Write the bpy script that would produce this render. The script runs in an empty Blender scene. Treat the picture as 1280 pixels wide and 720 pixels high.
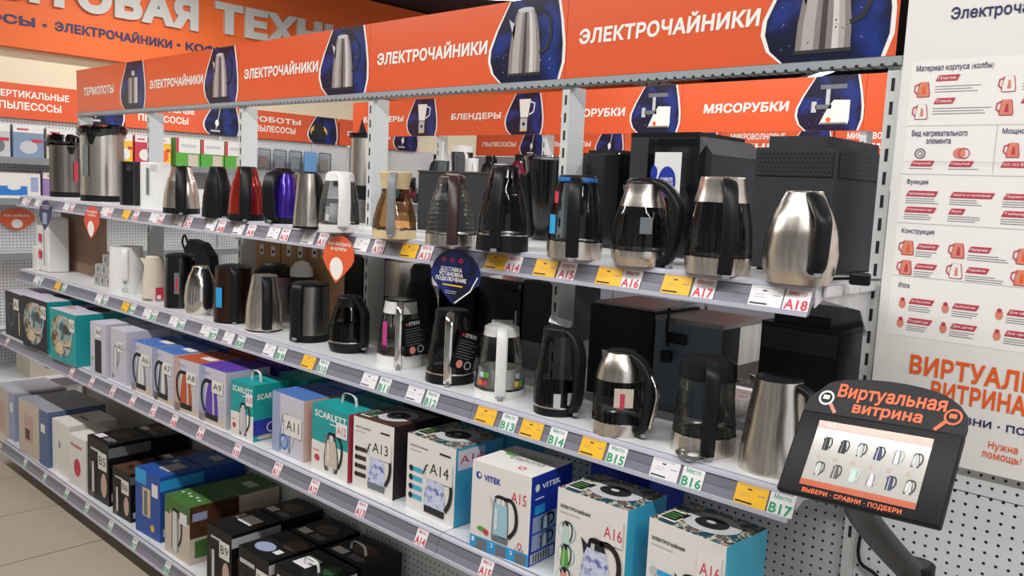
import bpy, bmesh, math, random
import numpy as np
from mathutils import Vector, Matrix
from mathutils.geometry import delaunay_2d_cdt
random.seed(7)
PI = math.pi; R_ = math.radians
SC = bpy.context.scene; COL = SC.collection
# ------------------------------------------------------------------ camera
RT = Vector((0.72910428, 0.68284483, 0.04615078)); UP = Vector((-0.11263671, 0.05320771, 0.99221062))
FW = Vector((-0.67507031, 0.72862328, -0.11570736)); CAM = Vector((0.74961, -2.09852, 1.84841)); FPX = 1060.108
cam = bpy.data.objects.new('camera', bpy.data.cameras.new('camera')); COL.objects.link(cam)
cam.matrix_world = Matrix(((RT.x, UP.x, -FW.x, CAM.x), (RT.y, UP.y, -FW.y, CAM.y), (RT.z, UP.z, -FW.z, CAM.z), (0, 0, 0, 1)))
cam.data.sensor_width = 36; cam.data.lens = 36 * FPX / 1280; cam.data.clip_start = .02
SC.camera = cam
# ------------------------------------------------------------------ world, light, exposure
w = bpy.data.worlds.new('store_ambience'); SC.world = w; w.use_nodes = True
w.node_tree.nodes['Background'].inputs[0].default_value = (.93, .95, 1, 1)
w.node_tree.nodes['Background'].inputs[1].default_value = .74
SC.view_settings.view_transform = 'Standard'; SC.view_settings.look = 'None'
SC.view_settings.gamma = 1; SC.view_settings.use_curve_mapping = False; SC.view_settings.exposure = 0.12
LAMP_W = 34     # watts per linear lamp
def pxray(x, y): return FW + RT * ((x - 640) / FPX) - UP * ((y - 360) / FPX)
def at(x, y, X=None, Y=None, Z=None):            # where the sight line through a picture point meets a plane of the room
    d = pxray(x, y)
    t = (X - CAM.x) / d.x if X is not None else (Y - CAM.y) / d.y if Y is not None else (Z - CAM.z) / d.z
    return CAM + d * t
LP = at(612, -2, Z=3.3)     # the bright lamp seen just over the header panels
LAMPS = [(x, -1.75, 3.45, 0) for x in (.9, -.9, -2.7, -4.5)] + [tuple(LP) + (43,), (-1.6, 1.1, 3.6, 0), (-5.3, .9, 3.6, 90), (-4.6, 5.2, 3.5, 0), (-3.75, 8.1, 3.4, -46), (-1.2, 3.4, 3.6, 0), (2.3, .9, 3.45, 90), (2.4, -1.6, 3.45, 0), (1.0, 1.3, 3.45, 0)]

def proj(P):
    d = Vector(P) - CAM; z = d.dot(FW); return 640 + FPX * d.dot(RT) / z, 360 - FPX * d.dot(UP) / z, z
# ------------------------------------------------------------------ materials
def lin(c):
    c = c / 255; return c / 12.92 if c <= .04045 else ((c + .055) / 1.055) ** 2.4
def col(h): return tuple(lin(int(h[i:i + 2], 16)) for i in (0, 2, 4)) + (1,)
MATS = {}; DULL = ('black_plastic', 'charcoal_enamel', 'kiosk_black_enamel', 'black_carton', 'dark_grey_plastic')
def mat(name, hexc, rough=.5, metal=0, var=.06, scale=30, emit=0, coat=0, bump=0):
    if name in MATS: return MATS[name]
    m = bpy.data.materials.new(name); m.use_nodes = True; nt = m.node_tree; b = nt.nodes['Principled BSDF']
    c = col(hexc); b.inputs['Roughness'].default_value = rough; b.inputs['Metallic'].default_value = metal
    if name in DULL: b.inputs['Specular IOR Level'].default_value = .22
    if coat: b.inputs['Coat Weight'].default_value = coat; b.inputs['Coat Roughness'].default_value = .08
    if var or bump:
        tc = nt.nodes.new('ShaderNodeTexCoord'); n = nt.nodes.new('ShaderNodeTexNoise'); n.inputs['Scale'].default_value = scale
        nt.links.new(tc.outputs['Object'], n.inputs['Vector'])
    if var:
        r = nt.nodes.new('ShaderNodeMapRange'); r.inputs[3].default_value = 1 - var; r.inputs[4].default_value = 1 + var
        mx = nt.nodes.new('ShaderNodeVectorMath'); mx.operation = 'SCALE'; mx.inputs[0].default_value = c[:3]
        nt.links.new(n.outputs['Fac'], r.inputs[0]); nt.links.new(r.outputs[0], mx.inputs['Scale'])
        nt.links.new(mx.outputs[0], b.inputs['Base Color'])
    else: b.inputs['Base Color'].default_value = c
    if bump:
        bp = nt.nodes.new('ShaderNodeBump'); bp.inputs['Strength'].default_value = bump; bp.inputs['Distance'].default_value = .002
        nt.links.new(n.outputs['Fac'], bp.inputs['Height']); nt.links.new(bp.outputs[0], b.inputs['Normal'])
    if emit:
        b.inputs['Emission Strength'].default_value = emit; b.inputs['Emission Color'].default_value = c
    MATS[name] = m; return m
def holes(name, hexc, pitch=.025, rad=.0036, off=(0, 0), axes=(0, 2), rough=.45, dark='15161a', stagger=False):
    """perforated sheet metal: a grid of round holes in room coordinates"""
    m = mat(name, hexc, rough, 0, 0); nt = m.node_tree; b = nt.nodes['Principled BSDF']
    tc = nt.nodes.new('ShaderNodeTexCoord'); sp = nt.nodes.new('ShaderNodeSeparateXYZ'); nt.links.new(tc.outputs['Object'], sp.inputs[0])
    def M(op, a, bb=None):
        n = nt.nodes.new('ShaderNodeMath'); n.operation = op
        for i, v in enumerate((a, bb)):
            if v is None: continue
            if isinstance(v, (int, float)): n.inputs[i].default_value = v
            else: nt.links.new(v, n.inputs[i])
        return n.outputs[0]
    q = []
    for k, ax in enumerate(axes):
        q.append(M('DIVIDE', M('ADD', sp.outputs[ax], 100 + off[k]), pitch))
    if stagger:
        q[0] = M('ADD', q[0], M('MULTIPLY', M('MODULO', M('FLOOR', q[1]), 2.0), .5))
    f = [M('SUBTRACT', M('FRACT', v), .5) for v in q]
    d = M('SQRT', M('ADD', M('MULTIPLY', f[0], f[0]), M('MULTIPLY', f[1], f[1])))
    lt = M('LESS_THAN', d, rad / pitch)
    mx = nt.nodes.new('ShaderNodeMix'); mx.data_type = 'RGBA'; mx.inputs[6].default_value = col(hexc); mx.inputs[7].default_value = col(dark)
    nt.links.new(lt, mx.inputs[0]); nt.links.new(mx.outputs[2], b.inputs['Base Color']); return m
def glass(name, hexc='ffffff', gloss=.5, tint=1.0):
    m = bpy.data.materials.new(name); m.use_nodes = True; nt = m.node_tree; nt.nodes.remove(nt.nodes['Principled BSDF'])
    out = nt.nodes['Material Output']; tr = nt.nodes.new('ShaderNodeBsdfTransparent'); gl = nt.nodes.new('ShaderNodeBsdfGlossy')
    c = col(hexc); tr.inputs[0].default_value = (c[0] * tint, c[1] * tint, c[2] * tint, 1); gl.inputs['Roughness'].default_value = .03
    lw = nt.nodes.new('ShaderNodeFresnel'); lw.inputs[0].default_value = 1.45
    mr = nt.nodes.new('ShaderNodeMapRange'); mr.inputs[3].default_value = .0; mr.inputs[4].default_value = gloss * 2
    mx = nt.nodes.new('ShaderNodeMixShader')
    nt.links.new(lw.outputs['Fac'], mr.inputs[0]); nt.links.new(mr.outputs[0], mx.inputs[0])
    nt.links.new(tr.outputs[0], mx.inputs[1]); nt.links.new(gl.outputs[0], mx.inputs[2]); nt.links.new(mx.outputs[0], out.inputs[0])
    MATS[name] = m; return m
def brushed(name, hexc, rough=.3):
    m = mat(name, hexc, rough, 1, 0); nt = m.node_tree; b = nt.nodes['Principled BSDF']
    tc = nt.nodes.new('ShaderNodeTexCoord'); mp = nt.nodes.new('ShaderNodeMapping'); mp.inputs['Scale'].default_value = (38, 38, .6)
    n = nt.nodes.new('ShaderNodeTexNoise'); n.inputs['Scale'].default_value = 1.0
    r = nt.nodes.new('ShaderNodeMapRange'); r.inputs[3].default_value = rough - .06; r.inputs[4].default_value = rough + .06
    nt.links.new(tc.outputs['Object'], mp.inputs[0]); nt.links.new(mp.outputs[0], n.inputs[0]); nt.links.new(n.outputs['Fac'], r.inputs[0])
    nt.links.new(r.outputs[0], b.inputs['Roughness'])
    r2 = nt.nodes.new('ShaderNodeMapRange'); r2.inputs[3].default_value = .62; r2.inputs[4].default_value = 1.3; c = col(hexc)
    mx = nt.nodes.new('ShaderNodeVectorMath'); mx.operation = 'SCALE'; mx.inputs[0].default_value = c[:3]
    nt.links.new(n.outputs['Fac'], r2.inputs[0]); nt.links.new(r2.outputs[0], mx.inputs['Scale']); nt.links.new(mx.outputs[0], b.inputs['Base Color'])
    return m
def blotchy(name, cols, scale, rough=.5):
    """printed photo-like pattern: colour patches"""
    m = mat(name, cols[0], rough, 0, 0); nt = m.node_tree; b = nt.nodes['Principled BSDF']
    tc = nt.nodes.new('ShaderNodeTexCoord'); n = nt.nodes.new('ShaderNodeTexNoise'); n.inputs['Scale'].default_value = scale; n.inputs['Detail'].default_value = 3
    cr = nt.nodes.new('ShaderNodeValToRGB'); cr.color_ramp.interpolation = 'CONSTANT' if len(cols) > 3 else 'LINEAR'
    while len(cr.color_ramp.elements) < len(cols): cr.color_ramp.elements.new(.5)
    for i, c in enumerate(cols):
        cr.color_ramp.elements[i].position = .34 + .32 * i / max(1, len(cols) - 1) if i else 0; cr.color_ramp.elements[i].color = col(c)
    nt.links.new(tc.outputs['Object'], n.inputs[0]); nt.links.new(n.outputs['Fac'], cr.inputs[0]); nt.links.new(cr.outputs[0], b.inputs['Base Color']); return m

STEEL = brushed('brushed_steel', 'dcd4c9', .27); CHROME = mat('polished_chrome', 'dad6ce', .16, 1, 0); DSTEEL = brushed('dark_steel', '8d8984', .32)
BLACK = mat('black_plastic', '17191c', .38, var=.1); GLOSSB = mat('glossy_black', '0d0e11', .12, coat=.5, var=0); DGREY = mat('dark_grey_plastic', '2b2e30', .45)
MIDGREY = mat('grey_plastic', '84878a', .45); WHITEP = mat('white_plastic', 'e9e9e6', .3, var=.02); SHELFW = mat('shelf_white_enamel', 'd9dadb', .38, var=.02, scale=6)
POSTW = mat('post_enamel', 'cfd1d0', .4, var=.02); RAIL = mat('rail_grey_lilac', '7f7e8a', .3, var=.04, scale=4); RAILC = mat('rail_clear_lip', 'b9b9c6', .15, var=0)
ORANGE = mat('orange_print', 'e55f33', .3, var=.015, scale=3); ORANGEF = mat('fascia_orange', 'ef6a22', .55, var=.02, scale=2); WINK = mat('white_ink', 'f6f2ea', .45, var=0); NAVY = mat('navy_ink', '232a5c', .5, var=0)
BLUEP = blotchy('night_blue_print', ['0a0a1c', '0d1034', '17307c'], 9, .3)
HG1 = mat('photo_steel_mid', '8a807c', .35, var=0); HG2 = mat('photo_steel_light', 'b5aba6', .35, var=0); HG3 = mat('photo_steel_dark', '453c3b', .35, var=0); HG4 = mat('photo_steel_bright', 'd6cfcb', .35, var=0); INK = mat('black_ink', '1a1a1c', .6, var=0); GREYINK = mat('grey_ink', '8d8f92', .6, var=0)
REDINK = mat('red_ink', 'd2344a', .5, var=0); GREENINK = mat('green_ink', '2f9d68', .5, var=0); TAGW = mat('white_card', 'e8e6e8', .5, var=0); TAGY = mat('yellow_card', 'f5bb2a', .5, var=.02)
CREAM = mat('cream_wall_paint', 'efe3c4', .8, var=.02, scale=3); PEG = holes('pegboard_enamel', 'd3d5d6', off=(.0115, .007)); PEGL = holes('far_pegboard_enamel', 'dfe0e0', axes=(1, 2), rad=.005, off=(0, 0), dark='6c6c70')
ZINC = holes('perforated_zinc_strip', '9aa0a4', pitch=.03, rad=.0055, axes=(0, 2), off=(0, -2.1885 + .015), dark='101114')
G_CLEAR = glass('clear_glass', 'f2f5f5', .45, .93); G_SMOKE = glass('smoked_glass', 'c8cccf', .45, .8); G_AMBER = glass('amber_glass', 'f2d2aa', .45, .95); ACRYL = glass('acrylic', 'e6eaec', .9, .9)
RED = mat('red_metallic', 'a3261a', .22, .55, var=.03, coat=.5); PURPLE = mat('purple_metallic', '3a1c96', .2, .5, var=.03, coat=.5); BEIGE = mat('beige_plastic', 'd9bf95', .35); CREAMP = mat('cream_plastic', 'd6cbb8', .4)
BROWN = mat('brown_plastic', '3c2826', .35); BROWNM = brushed('bronze_brown', '5a4138', .32); RAILD = mat('rail_dark_band_plastic', '6d6d78', .4, var=0)
CARD = mat('plain_carton', 'b28a5e', .8, bump=.1); BROWNC = mat('brown_carton', '9a7a66', .8); TEAL = mat('teal_print', '129a9c', .45); CYAN = mat('cyan_print', '44b2d2', .45, var=.03); BLUEV = mat('royal_blue_print', '2236a2', .4)
BOXW = mat('white_carton', 'e6e2dc', .5, var=.02); BOXL = mat('lilac_white_carton', 'c9c6d2', .5, var=.03); BOXK = mat('black_carton', '16171a', .35, var=.1); BOXBR = mat('dark_brown_carton', '2e1f20', .5); MIDBLUE = mat('mid_blue_carton', '4c76bd', .45)
LILACB = mat('periwinkle_print', '9da6c6', .5); ORBR = mat('burnt_orange_carton', 'b8562e', .5); PURC = mat('violet_carton', '5b3aa6', .5); GREENC = mat('green_carton', '43702f', .5); NAVYC = mat('deep_blue_carton', '1d4fa3', .4)
FRUIT = blotchy('patterned_lid_print', ['1d4553', '35606b', 'c9b8a0', '2a3a44', '8c6a50', '24505c'], 38, .4); DARKPIC = blotchy('dark_picture_print', ['14110f', '5a3a2a', '0f0f11'], 12, .35); WATER = blotchy('water_print', ['7482c0', 'd5dcf0', '5c6cb0'], 40, .4)
FOOD = blotchy('food_picture_print', ['24636a', '8aa6a0', 'b9a67a', '56463a', 'b2b2ac', '2c7078'], 9, .4); PINKB = mat('blush_print', 'c9a79b', .5); SKYB = mat('sky_print', '2aa0dc', .45); KGREY = mat('kettle_grey_print', '6f7478', .5); LGREY = mat('light_grey_print', 'c4c4c6', .5); BEIGEP = mat('beige_print', 'cdbfae', .5); ORINK = mat('orange_ink', 'ee6528', .45, var=0)
TILE = mat('beige_floor_tile', 'b3a593', .35, var=.07, scale=5); GROUT = mat('dark_grout', '4f483f', .8); CEIL = mat('dark_ceiling_paint', '1c2026', .8); FIX = mat('lamp_housing_white', 'cfd3d8', .5); SALMON = mat('salmon_print', 'e08a72', .5, var=0); CRIM = mat('crimson_print', 'c63a4e', .5, var=0)
CARDSH = mat('grey_board', '8f9193', .6); PINKM = mat('dusty_pink_plastic', 'a5808a', .35); GREENP = mat('leaf_green_print', '58a53c', .5); BLUEPL = mat('blue_plastic', '2f78c8', .3); WINE = mat('wine_red_plastic', '6d1f30', .25); MINT = mat('mint_print', 'bfd9d2', .5, var=0)
PANELK = mat('kiosk_black_enamel', '1a1b1e', .45, var=.05); ARMK = mat('arm_dark_grey', '3a3d41', .35); RIMBLUE = mat('blue_rim_plastic', '2c6fb0', .3)

# ------------------------------------------------------------------ object helpers
def thing(name, label, cat, loc=(0, 0, 0), rz=0, group=None, kind=None):
    o = bpy.data.objects.new(name, None); COL.objects.link(o); o.location = loc; o.rotation_euler = (0, 0, rz); o.empty_display_size = .05
    o['label'] = label; o['category'] = cat
    if group: o['group'] = group
    return o
def tag(o, label, cat, group=None):
    o['label'] = label; o['category'] = cat
    if group: o['group'] = group
    return o
class MB:
    def __init__(s): s.v = []; s.f = []; s.m = []; s.ms = []
    def mi(s, m):
        if m not in s.ms: s.ms.append(m)
        return s.ms.index(m)
    def add(s, vs, fs, m):
        n = len(s.v); k = s.mi(m); s.v += [tuple(v) for v in vs]; s.f += [tuple(i + n for i in f) for f in fs]; s.m += [k] * len(fs); return s
    def box(s, x0, y0, z0, x1, y1, z1, m, front=None, side=None, top=None, left=None):
        vs = [(x0, y0, z0), (x1, y0, z0), (x1, y1, z0), (x0, y1, z0), (x0, y0, z1), (x1, y0, z1), (x1, y1, z1), (x0, y1, z1)]
        fs = [(0, 1, 5, 4), (1, 2, 6, 5), (2, 3, 7, 6), (3, 0, 4, 7), (4, 5, 6, 7), (3, 2, 1, 0)]
        for f, mm in zip(fs, (front or m, side or m, m, left or side or m, top or m, m)): s.add([vs[i] for i in f], [(0, 1, 2, 3)], mm)
        return s
    def solid(s, vs, fs, m): return s.add(vs, fs, m)
    def bbox(s, x0, y0, z0, x1, y1, z1, m, b=.004, seg=2):
        bm = bmesh.new(); bmesh.ops.create_cube(bm, size=1)
        for v in bm.verts: v.co = Vector(((x0 + x1) / 2 + v.co.x * (x1 - x0), (y0 + y1) / 2 + v.co.y * (y1 - y0), (z0 + z1) / 2 + v.co.z * (z1 - z0)))
        bmesh.ops.bevel(bm, geom=bm.edges[:], offset=b, segments=seg, affect='EDGES', profile=.5)
        bm.verts.ensure_lookup_table(); s.add([v.co[:] for v in bm.verts], [[v.index for v in f.verts] for f in bm.faces], m); bm.free(); return s
    def lathe(s, prof, m, n=28, cx=0, cy=0, sy=1, cap0=False, cap1=False):
        vs = []; fs = []
        for r, z in prof:
            for i in range(n):
                a = 2 * PI * i / n; vs.append((cx + r * math.cos(a), cy + r * sy * math.sin(a), z))
        for j in range(len(prof) - 1):
            for i in range(n):
                k = (i + 1) % n; fs.append((j * n + i, j * n + k, (j + 1) * n + k, (j + 1) * n + i))
        if cap0: fs.append(tuple(range(n))[::-1])
        if cap1: fs.append(tuple((len(prof) - 1) * n + i for i in range(n)))
        return s.add(vs, fs, m)
    def sweep(s, path, w, t, m, n=10, wf=None, ref=(0, 1, 0), closed=False):
        """rounded bar along a path; w = width along ref, t = thickness across"""
        P = [Vector(p) for p in path]; vs = []; fs = []; L = len(P); ref = Vector(ref)
        for i, p in enumerate(P):
            a = P[(i - 1) % L] if (i > 0 or closed) else p; b = P[(i + 1) % L] if (i < L - 1 or closed) else p
            T = (b - a).normalized(); Nn = T.cross(ref).normalized(); Bn = Nn.cross(T).normalized(); k = wf(i / (L - 1)) if wf else 1
            for j in range(n):
                an = 2 * PI * j / n; c, d = math.cos(an), math.sin(an)
                c = math.copysign(abs(c) ** .6, c); d = math.copysign(abs(d) ** .6, d)
                vs.append(p + Bn * (c * w / 2 * k) + Nn * (d * t / 2 * (k if wf else 1)))
        for i in range(L - (0 if closed else 1)):
            for j in range(n):
                k = (j + 1) % n; i2 = (i + 1) % L; fs.append((i * n + j, i * n + k, i2 * n + k, i2 * n + j))
        if not closed: fs += [tuple(range(n))[::-1], tuple((L - 1) * n + j for j in range(n))]
        return s.add(vs, fs, m)
    def prism(s, pts, d0, d1, m, axis='y', mtop=None):
        """pts: outline in the plane across axis, extruded d0..d1"""
        n = len(pts); f = {'y': lambda p, d: (p[0], d, p[1]), 'x': lambda p, d: (d, p[0], p[1]), 'z': lambda p, d: (p[0], p[1], d)}[axis]
        vs = [f(p, d0) for p in pts] + [f(p, d1) for p in pts]
        s.add(vs, [(i, (i + 1) % n, (i + 1) % n + n, i + n) for i in range(n)] + [tuple(range(n))[::-1]], m)
        return s.add([vs[n + i] for i in range(n)], [tuple(range(n))], mtop or m)
    def build(s, name, parent=None, smooth=None, kind=None, loc=None, fix=True):
        me = bpy.data.meshes.new(name); me.from_pydata(s.v, [], s.f)
        for m in s.ms: me.materials.append(m)
        me.polygons.foreach_set('material_index', s.m)
        if fix:
            bm = bmesh.new(); bm.from_mesh(me); bmesh.ops.remove_doubles(bm, verts=bm.verts, dist=1e-6) if smooth else None
            bmesh.ops.recalc_face_normals(bm, faces=bm.faces); bm.to_mesh(me); bm.free()
        if smooth: me.shade_smooth(); me.set_sharp_from_angle(angle=R_(smooth))
        me.update(); o = bpy.data.objects.new(name, me); COL.objects.link(o)
        if parent: o.parent = parent
        if kind: o['kind'] = kind
        if loc: o.location = loc
        return o
def curve(pts, n=18):
    """Catmull-Rom through points"""
    P = [Vector(p) for p in pts]; P = [P[0] * 2 - P[1]] + P + [P[-1] * 2 - P[-2]]; out = []; seg = len(P) - 3
    for i in range(n + 1):
        t = i / n * seg; k = min(int(t), seg - 1); t -= k; a, b, c, d = P[k:k + 4]
        out.append(.5 * ((2 * b) + (c - a) * t + (2 * a - 5 * b + 4 * c - d) * t * t + (3 * b - a - 3 * c + d) * t ** 3))
    return out
# ---- flat print (lettering, pictures) laid on real faces
TXT = {}; TS = bpy.data.scenes.new('type_setting')
def glyphs(body, bold=.02, res=2):
    """outline lettering: the built-in typeface's outlines, thickened by bold, filled; fitted to a unit box"""
    k = (body, bold, res)
    if k in TXT: return TXT[k]
    cu = bpy.data.curves.new('t', 'FONT'); cu.body = body; cu.resolution_u = res; cu.fill_mode = 'NONE'; cu.space_line = .95; cu.align_x = 'CENTER'; cu.space_character = 1 + bold * 1.4
    o = bpy.data.objects.new('t', cu); TS.collection.objects.link(o); TS.view_layers[0].update()
    me = bpy.data.meshes.new_from_object(o.evaluated_get(TS.view_layers[0].depsgraph)); V = [Vector((v.co.x, v.co.y)) for v in me.vertices]
    nb = {}
    for e in me.edges:
        a, b = e.vertices; nb.setdefault(a, []).append(b); nb.setdefault(b, []).append(a)
    bpy.data.objects.remove(o); bpy.data.curves.remove(cu); bpy.data.meshes.remove(me)
    seen = set(); loops = []
    for st in sorted(nb):
        if st in seen: continue
        L = [st]; seen.add(st); cur = min(nb[st])
        while cur not in seen:
            L.append(cur); seen.add(cur); n_ = [q for q in nb[cur] if q not in seen]
            if not n_: break
            cur = n_[0]
        if len(L) > 2: loops.append([V[i] for i in L])
    area = lambda L: sum(a.x * b.y - b.x * a.y for a, b in zip(L, L[1:] + L[:1])) / 2
    big = max(loops, key=lambda L: abs(area(L))); sg = 1 if area(big) > 0 else -1
    P = []; E = []
    for L in loops:
        n = len(L); base = len(P)
        for i in range(n):
            a = (L[i] - L[i - 1]); b = (L[(i + 1) % n] - L[i])
            if a.length < 1e-7 or b.length < 1e-7: P.append(L[i]); continue
            na = Vector((a.y, -a.x)).normalized(); nb_ = Vector((b.y, -b.x)).normalized(); m = na + nb_
            m = m / max(.35, m.length_squared / 2) if m.length > 1e-3 else na
            P.append(L[i] + m * bold * sg)
        E += [(base + i, base + (i + 1) % n) for i in range(n)]
    r = delaunay_2d_cdt(P, E, [], 1, 1e-6); Q = np.array([(v.x, v.y) for v in r[0]]); T = np.array([t for t in r[2] if len(t) == 3])
    A0 = np.array([(P[a].x, P[a].y) for a, b in E]); B0 = np.array([(P[b].x, P[b].y) for a, b in E]); C_ = Q[T].mean(1)
    cy = C_[:, 1][:, None]; up = (A0[:, 1][None] <= cy) & (B0[:, 1][None] > cy); dn = (A0[:, 1][None] > cy) & (B0[:, 1][None] <= cy)
    xs = A0[:, 0][None] + (cy - A0[:, 1][None]) / (B0[:, 1] - A0[:, 1] + 1e-12)[None] * (B0[:, 0] - A0[:, 0])[None]; g = xs > C_[:, 0][:, None]
    w_ = (up & g).sum(1) - (dn & g).sum(1); T = T[w_ != 0]
    used = np.unique(T); Q_ = Q[used]; lo = Q_.min(0); hi = Q_.max(0); rm = {int(u): i for i, u in enumerate(used)}
    TXT[k] = ([tuple((q - lo) / (hi - lo)) for q in Q_], [tuple(rm[int(i)] for i in t) for t in T], float((hi - lo)[0] / (hi - lo)[1])); return TXT[k]
class Print:
    def __init__(s, o, U, V, N, lay=.0004): s.o = Vector(o); s.U = Vector(U); s.V = Vector(V); s.N = Vector(N); s.mb = MB(); s.k = lay
    def P(s, u, v, l): return s.o + s.U * u + s.V * v + s.N * (s.k * l)
    def poly(s, pts, m, l=1): s.mb.add([s.P(u, v, l) for u, v in pts], [tuple(range(len(pts)))], m); return s
    def rect(s, u0, v0, u1, v1, m, l=1, sh=0): return s.poly([(u0, v0), (u1, v0), (u1 + sh, v1), (u0 + sh, v1)], m, l)
    def ell(s, cu, cv, ru, rv, m, l=1, n=20): return s.poly([(cu + ru * math.cos(2 * PI * i / n), cv + rv * math.sin(2 * PI * i / n)) for i in range(n)], m, l)
    def ring(s, cu, cv, ru, rv, t, m, l=1, n=20):
        a = [(math.cos(2 * PI * i / n), math.sin(2 * PI * i / n)) for i in range(n)]
        s.mb.add([s.P(cu + ru * c, cv + rv * d, l) for c, d in a] + [s.P(cu + (ru - t) * c, cv + (rv - t) * d, l) for c, d in a], [(i, (i + 1) % n, (i + 1) % n + n, i + n) for i in range(n)], m); return s
    def text(s, b, u0, v0, u1, v1, m, l=2, bold=.02, res=2, sh=0):
        vs, fs, _ = glyphs(b, bold, res); W = u1 - u0; H = v1 - v0
        s.mb.add([s.P(u0 + x * W + y * sh, v0 + y * H, l) for x, y in vs], fs, m); return s
    def band(s, pts, t, m, l=1):
        P = [Vector((a, b)) for a, b in pts]; n = len(P); a = []; b = []
        for i, p in enumerate(P):
            T = (P[min(i + 1, n - 1)] - P[max(i - 1, 0)]).normalized(); q = Vector((-T.y, T.x)) * t / 2; a.append(p + q); b.append(p - q)
        s.mb.add([s.P(*p, l) for p in a + b], [(i, i + 1, i + 1 + n, i + n) for i in range(n - 1)], m); return s
    def kettle(s, u0, v0, u1, v1, body, hand, l=2, top=None, base=None, kind='cone', flip=False, win=None):
        """a small printed picture of a kettle: shaded body strips, spout, lid, base, handle"""
        W = u1 - u0; H = v1 - v0
        def X(p): return (u0 + ((1 - p[0]) if flip else p[0]) * W, v0 + p[1] * H)
        sh = {KGREY: (DGREY, KGREY, LGREY, WHITEP, LGREY, KGREY, DGREY), LGREY: (KGREY, LGREY, WHITEP, LGREY, WHITEP, LGREY, KGREY), DGREY: (INK, DGREY, KGREY, DGREY, DGREY, DGREY, INK), INK: (INK, INK, DGREY, INK, INK, INK, INK)}.get(body, (body, body, LGREY if body not in (WATER, MINT, LGREY) else body, body, body, body, body))
        R = {'cone': ((0, .31), (.12, .32), (.35, .31), (.6, .26), (.8, .2), (.92, .16)), 'round': ((0, .28), (.12, .33), (.3, .35), (.55, .3), (.78, .22), (.92, .17)), 'tall': ((0, .25), (.1, .265), (.5, .255), (.8, .23), (.92, .19))}[kind]
        c = .4; n = len(sh)
        for k, m in enumerate(sh):
            a, b = -1 + 2 * k / n, -1 + 2 * (k + 1) / n
            s.poly([X((c + r * a, v)) for v, r in R] + [X((c + r * b, v)) for v, r in reversed(R)], m, l)
        s.poly([X(p) for p in ((c - R[-2][1] * .9, .82), (c - R[-2][1] - .14, .92), (c - R[-2][1] - .1, .8), (c - R[-3][1], .62))], top or sh[1], l)
        rt = R[-1][1]
        s.poly([X((c + rt * 1.05 * math.cos(PI * i / 8), .91 + .08 * math.sin(PI * i / 8))) for i in range(9)], top or hand, l + 1)
        if top: s.poly([X(p) for p in ((c - R[-2][1] * 1.04, .78), (c + R[-2][1] * 1.04, .78), (c + rt, .93), (c - rt, .93))], top, l + 1); s.poly([X(p) for p in ((c - .12, .77), (c - .03, .77), (c - .03, .88), (c - .1, .88))], LGREY, l + 2)
        hp = [Vector((*X(p), 0)) for p in ((c + rt * .5, .93), (c + rt + .12, .94), (c + .44, .82), (c + .5, .6), (c + .46, .36), (c + R[1][1] + .01, .16))]
        s.band([(q.x, q.y) for q in curve(hp, 14)], W * .1, hand, l + 1)
        if base: s.poly([X((c - R[0][1], 0)), X((c + R[0][1], 0)), X((c + R[1][1], .14)), X((c - R[1][1], .14))], base, l + 1)
        if win: s.poly([X((c - r * .86, v)) for v, r in R[1:-1]] + [X((c + r * .86, v)) for v, r in reversed(R[1:-1])], win, l + 1); s.rect(X((c - .16, 0))[0], v0 + .25 * H, X((c - .1, 0))[0], v0 + .7 * H, WHITEP, l + 2)
        return s
    def lines(s, u0, v0, u1, n, dv, m=GREYINK, l=2, t=.0018):
        for i in range(n): s.rect(u0, v0 - i * dv, u0 + (u1 - u0) * (.7 + .3 * random.random()), v0 - i * dv + t, m, l)
        return s
    def build(s, name, parent): return s.mb.build(name, parent, fix=False)

# ================================================================== SETTING
# floor: base slab and individually laid tiles
fl = MB().box(-7.2, -4.2, -.06, 3.0, 11, -.004, GROUT).build('floor'); fl['kind'] = 'structure'
tm = None
for i in range(14):
    for j in range(8):
        if tm is None:
            t0 = MB().bbox(.004, .004, -.004, .614, .614, 0, TILE, .0015, 1).build('tile', fl); tm = t0.data; o = t0
        else: o = bpy.data.objects.new('tile', tm); COL.objects.link(o); o.parent = fl
        o.location = (-7.21 + .618 * i, -4.15 + .618 * j + .1, 0)
def struct(name, mb, **k):
    o = mb.build(name, **k); o['kind'] = 'structure'; return o
wl = struct('wall_left', MB().box(-6.8, -4.8, 0, -6.62, 11, 3.72, CREAM))
for n in range(14):      # pegboard sheets on the left wall, each its own panel
    MB().box(-6.62, -2.2 + n, .1, -6.605, -1.204 + n, 2.22, PEGL).build('pegboard_panel', wl)
for n in range(10):
    MB().box(-6.605, -2.2 + n * 1.0 - .015, .1, -6.58, -2.2 + n + .015, 2.2, POSTW).build('upright', wl)
struct('wall_back', MB().box(-6.8, 11, 0, 5, 11.15, 3.72, CEIL)); struct('ceiling', MB().box(-6.8, -4.8, 3.72, 5, 11.15, 3.8, CEIL))
wf_ = struct('reflection_wall', MB().box(-6.8, -4.8, 0, 5, -4.7, 3.72, mat('reflection_wall_paint', '77797c', .8)))   # unseen wall across the aisle, added for the steel kettles to reflect
for k in range(19):
    MB().box(-6.6 + .6 * k, -4.7, .0, -6.6 + .6 * k + (.28, .4, .2)[k % 3], -4.62, 2.3, (POSTW, DGREY, LGREY)[k % 3]).build('reflection_strip', wf_)  # alternating light and dark strips, added to give the steel banded reflections
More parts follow.
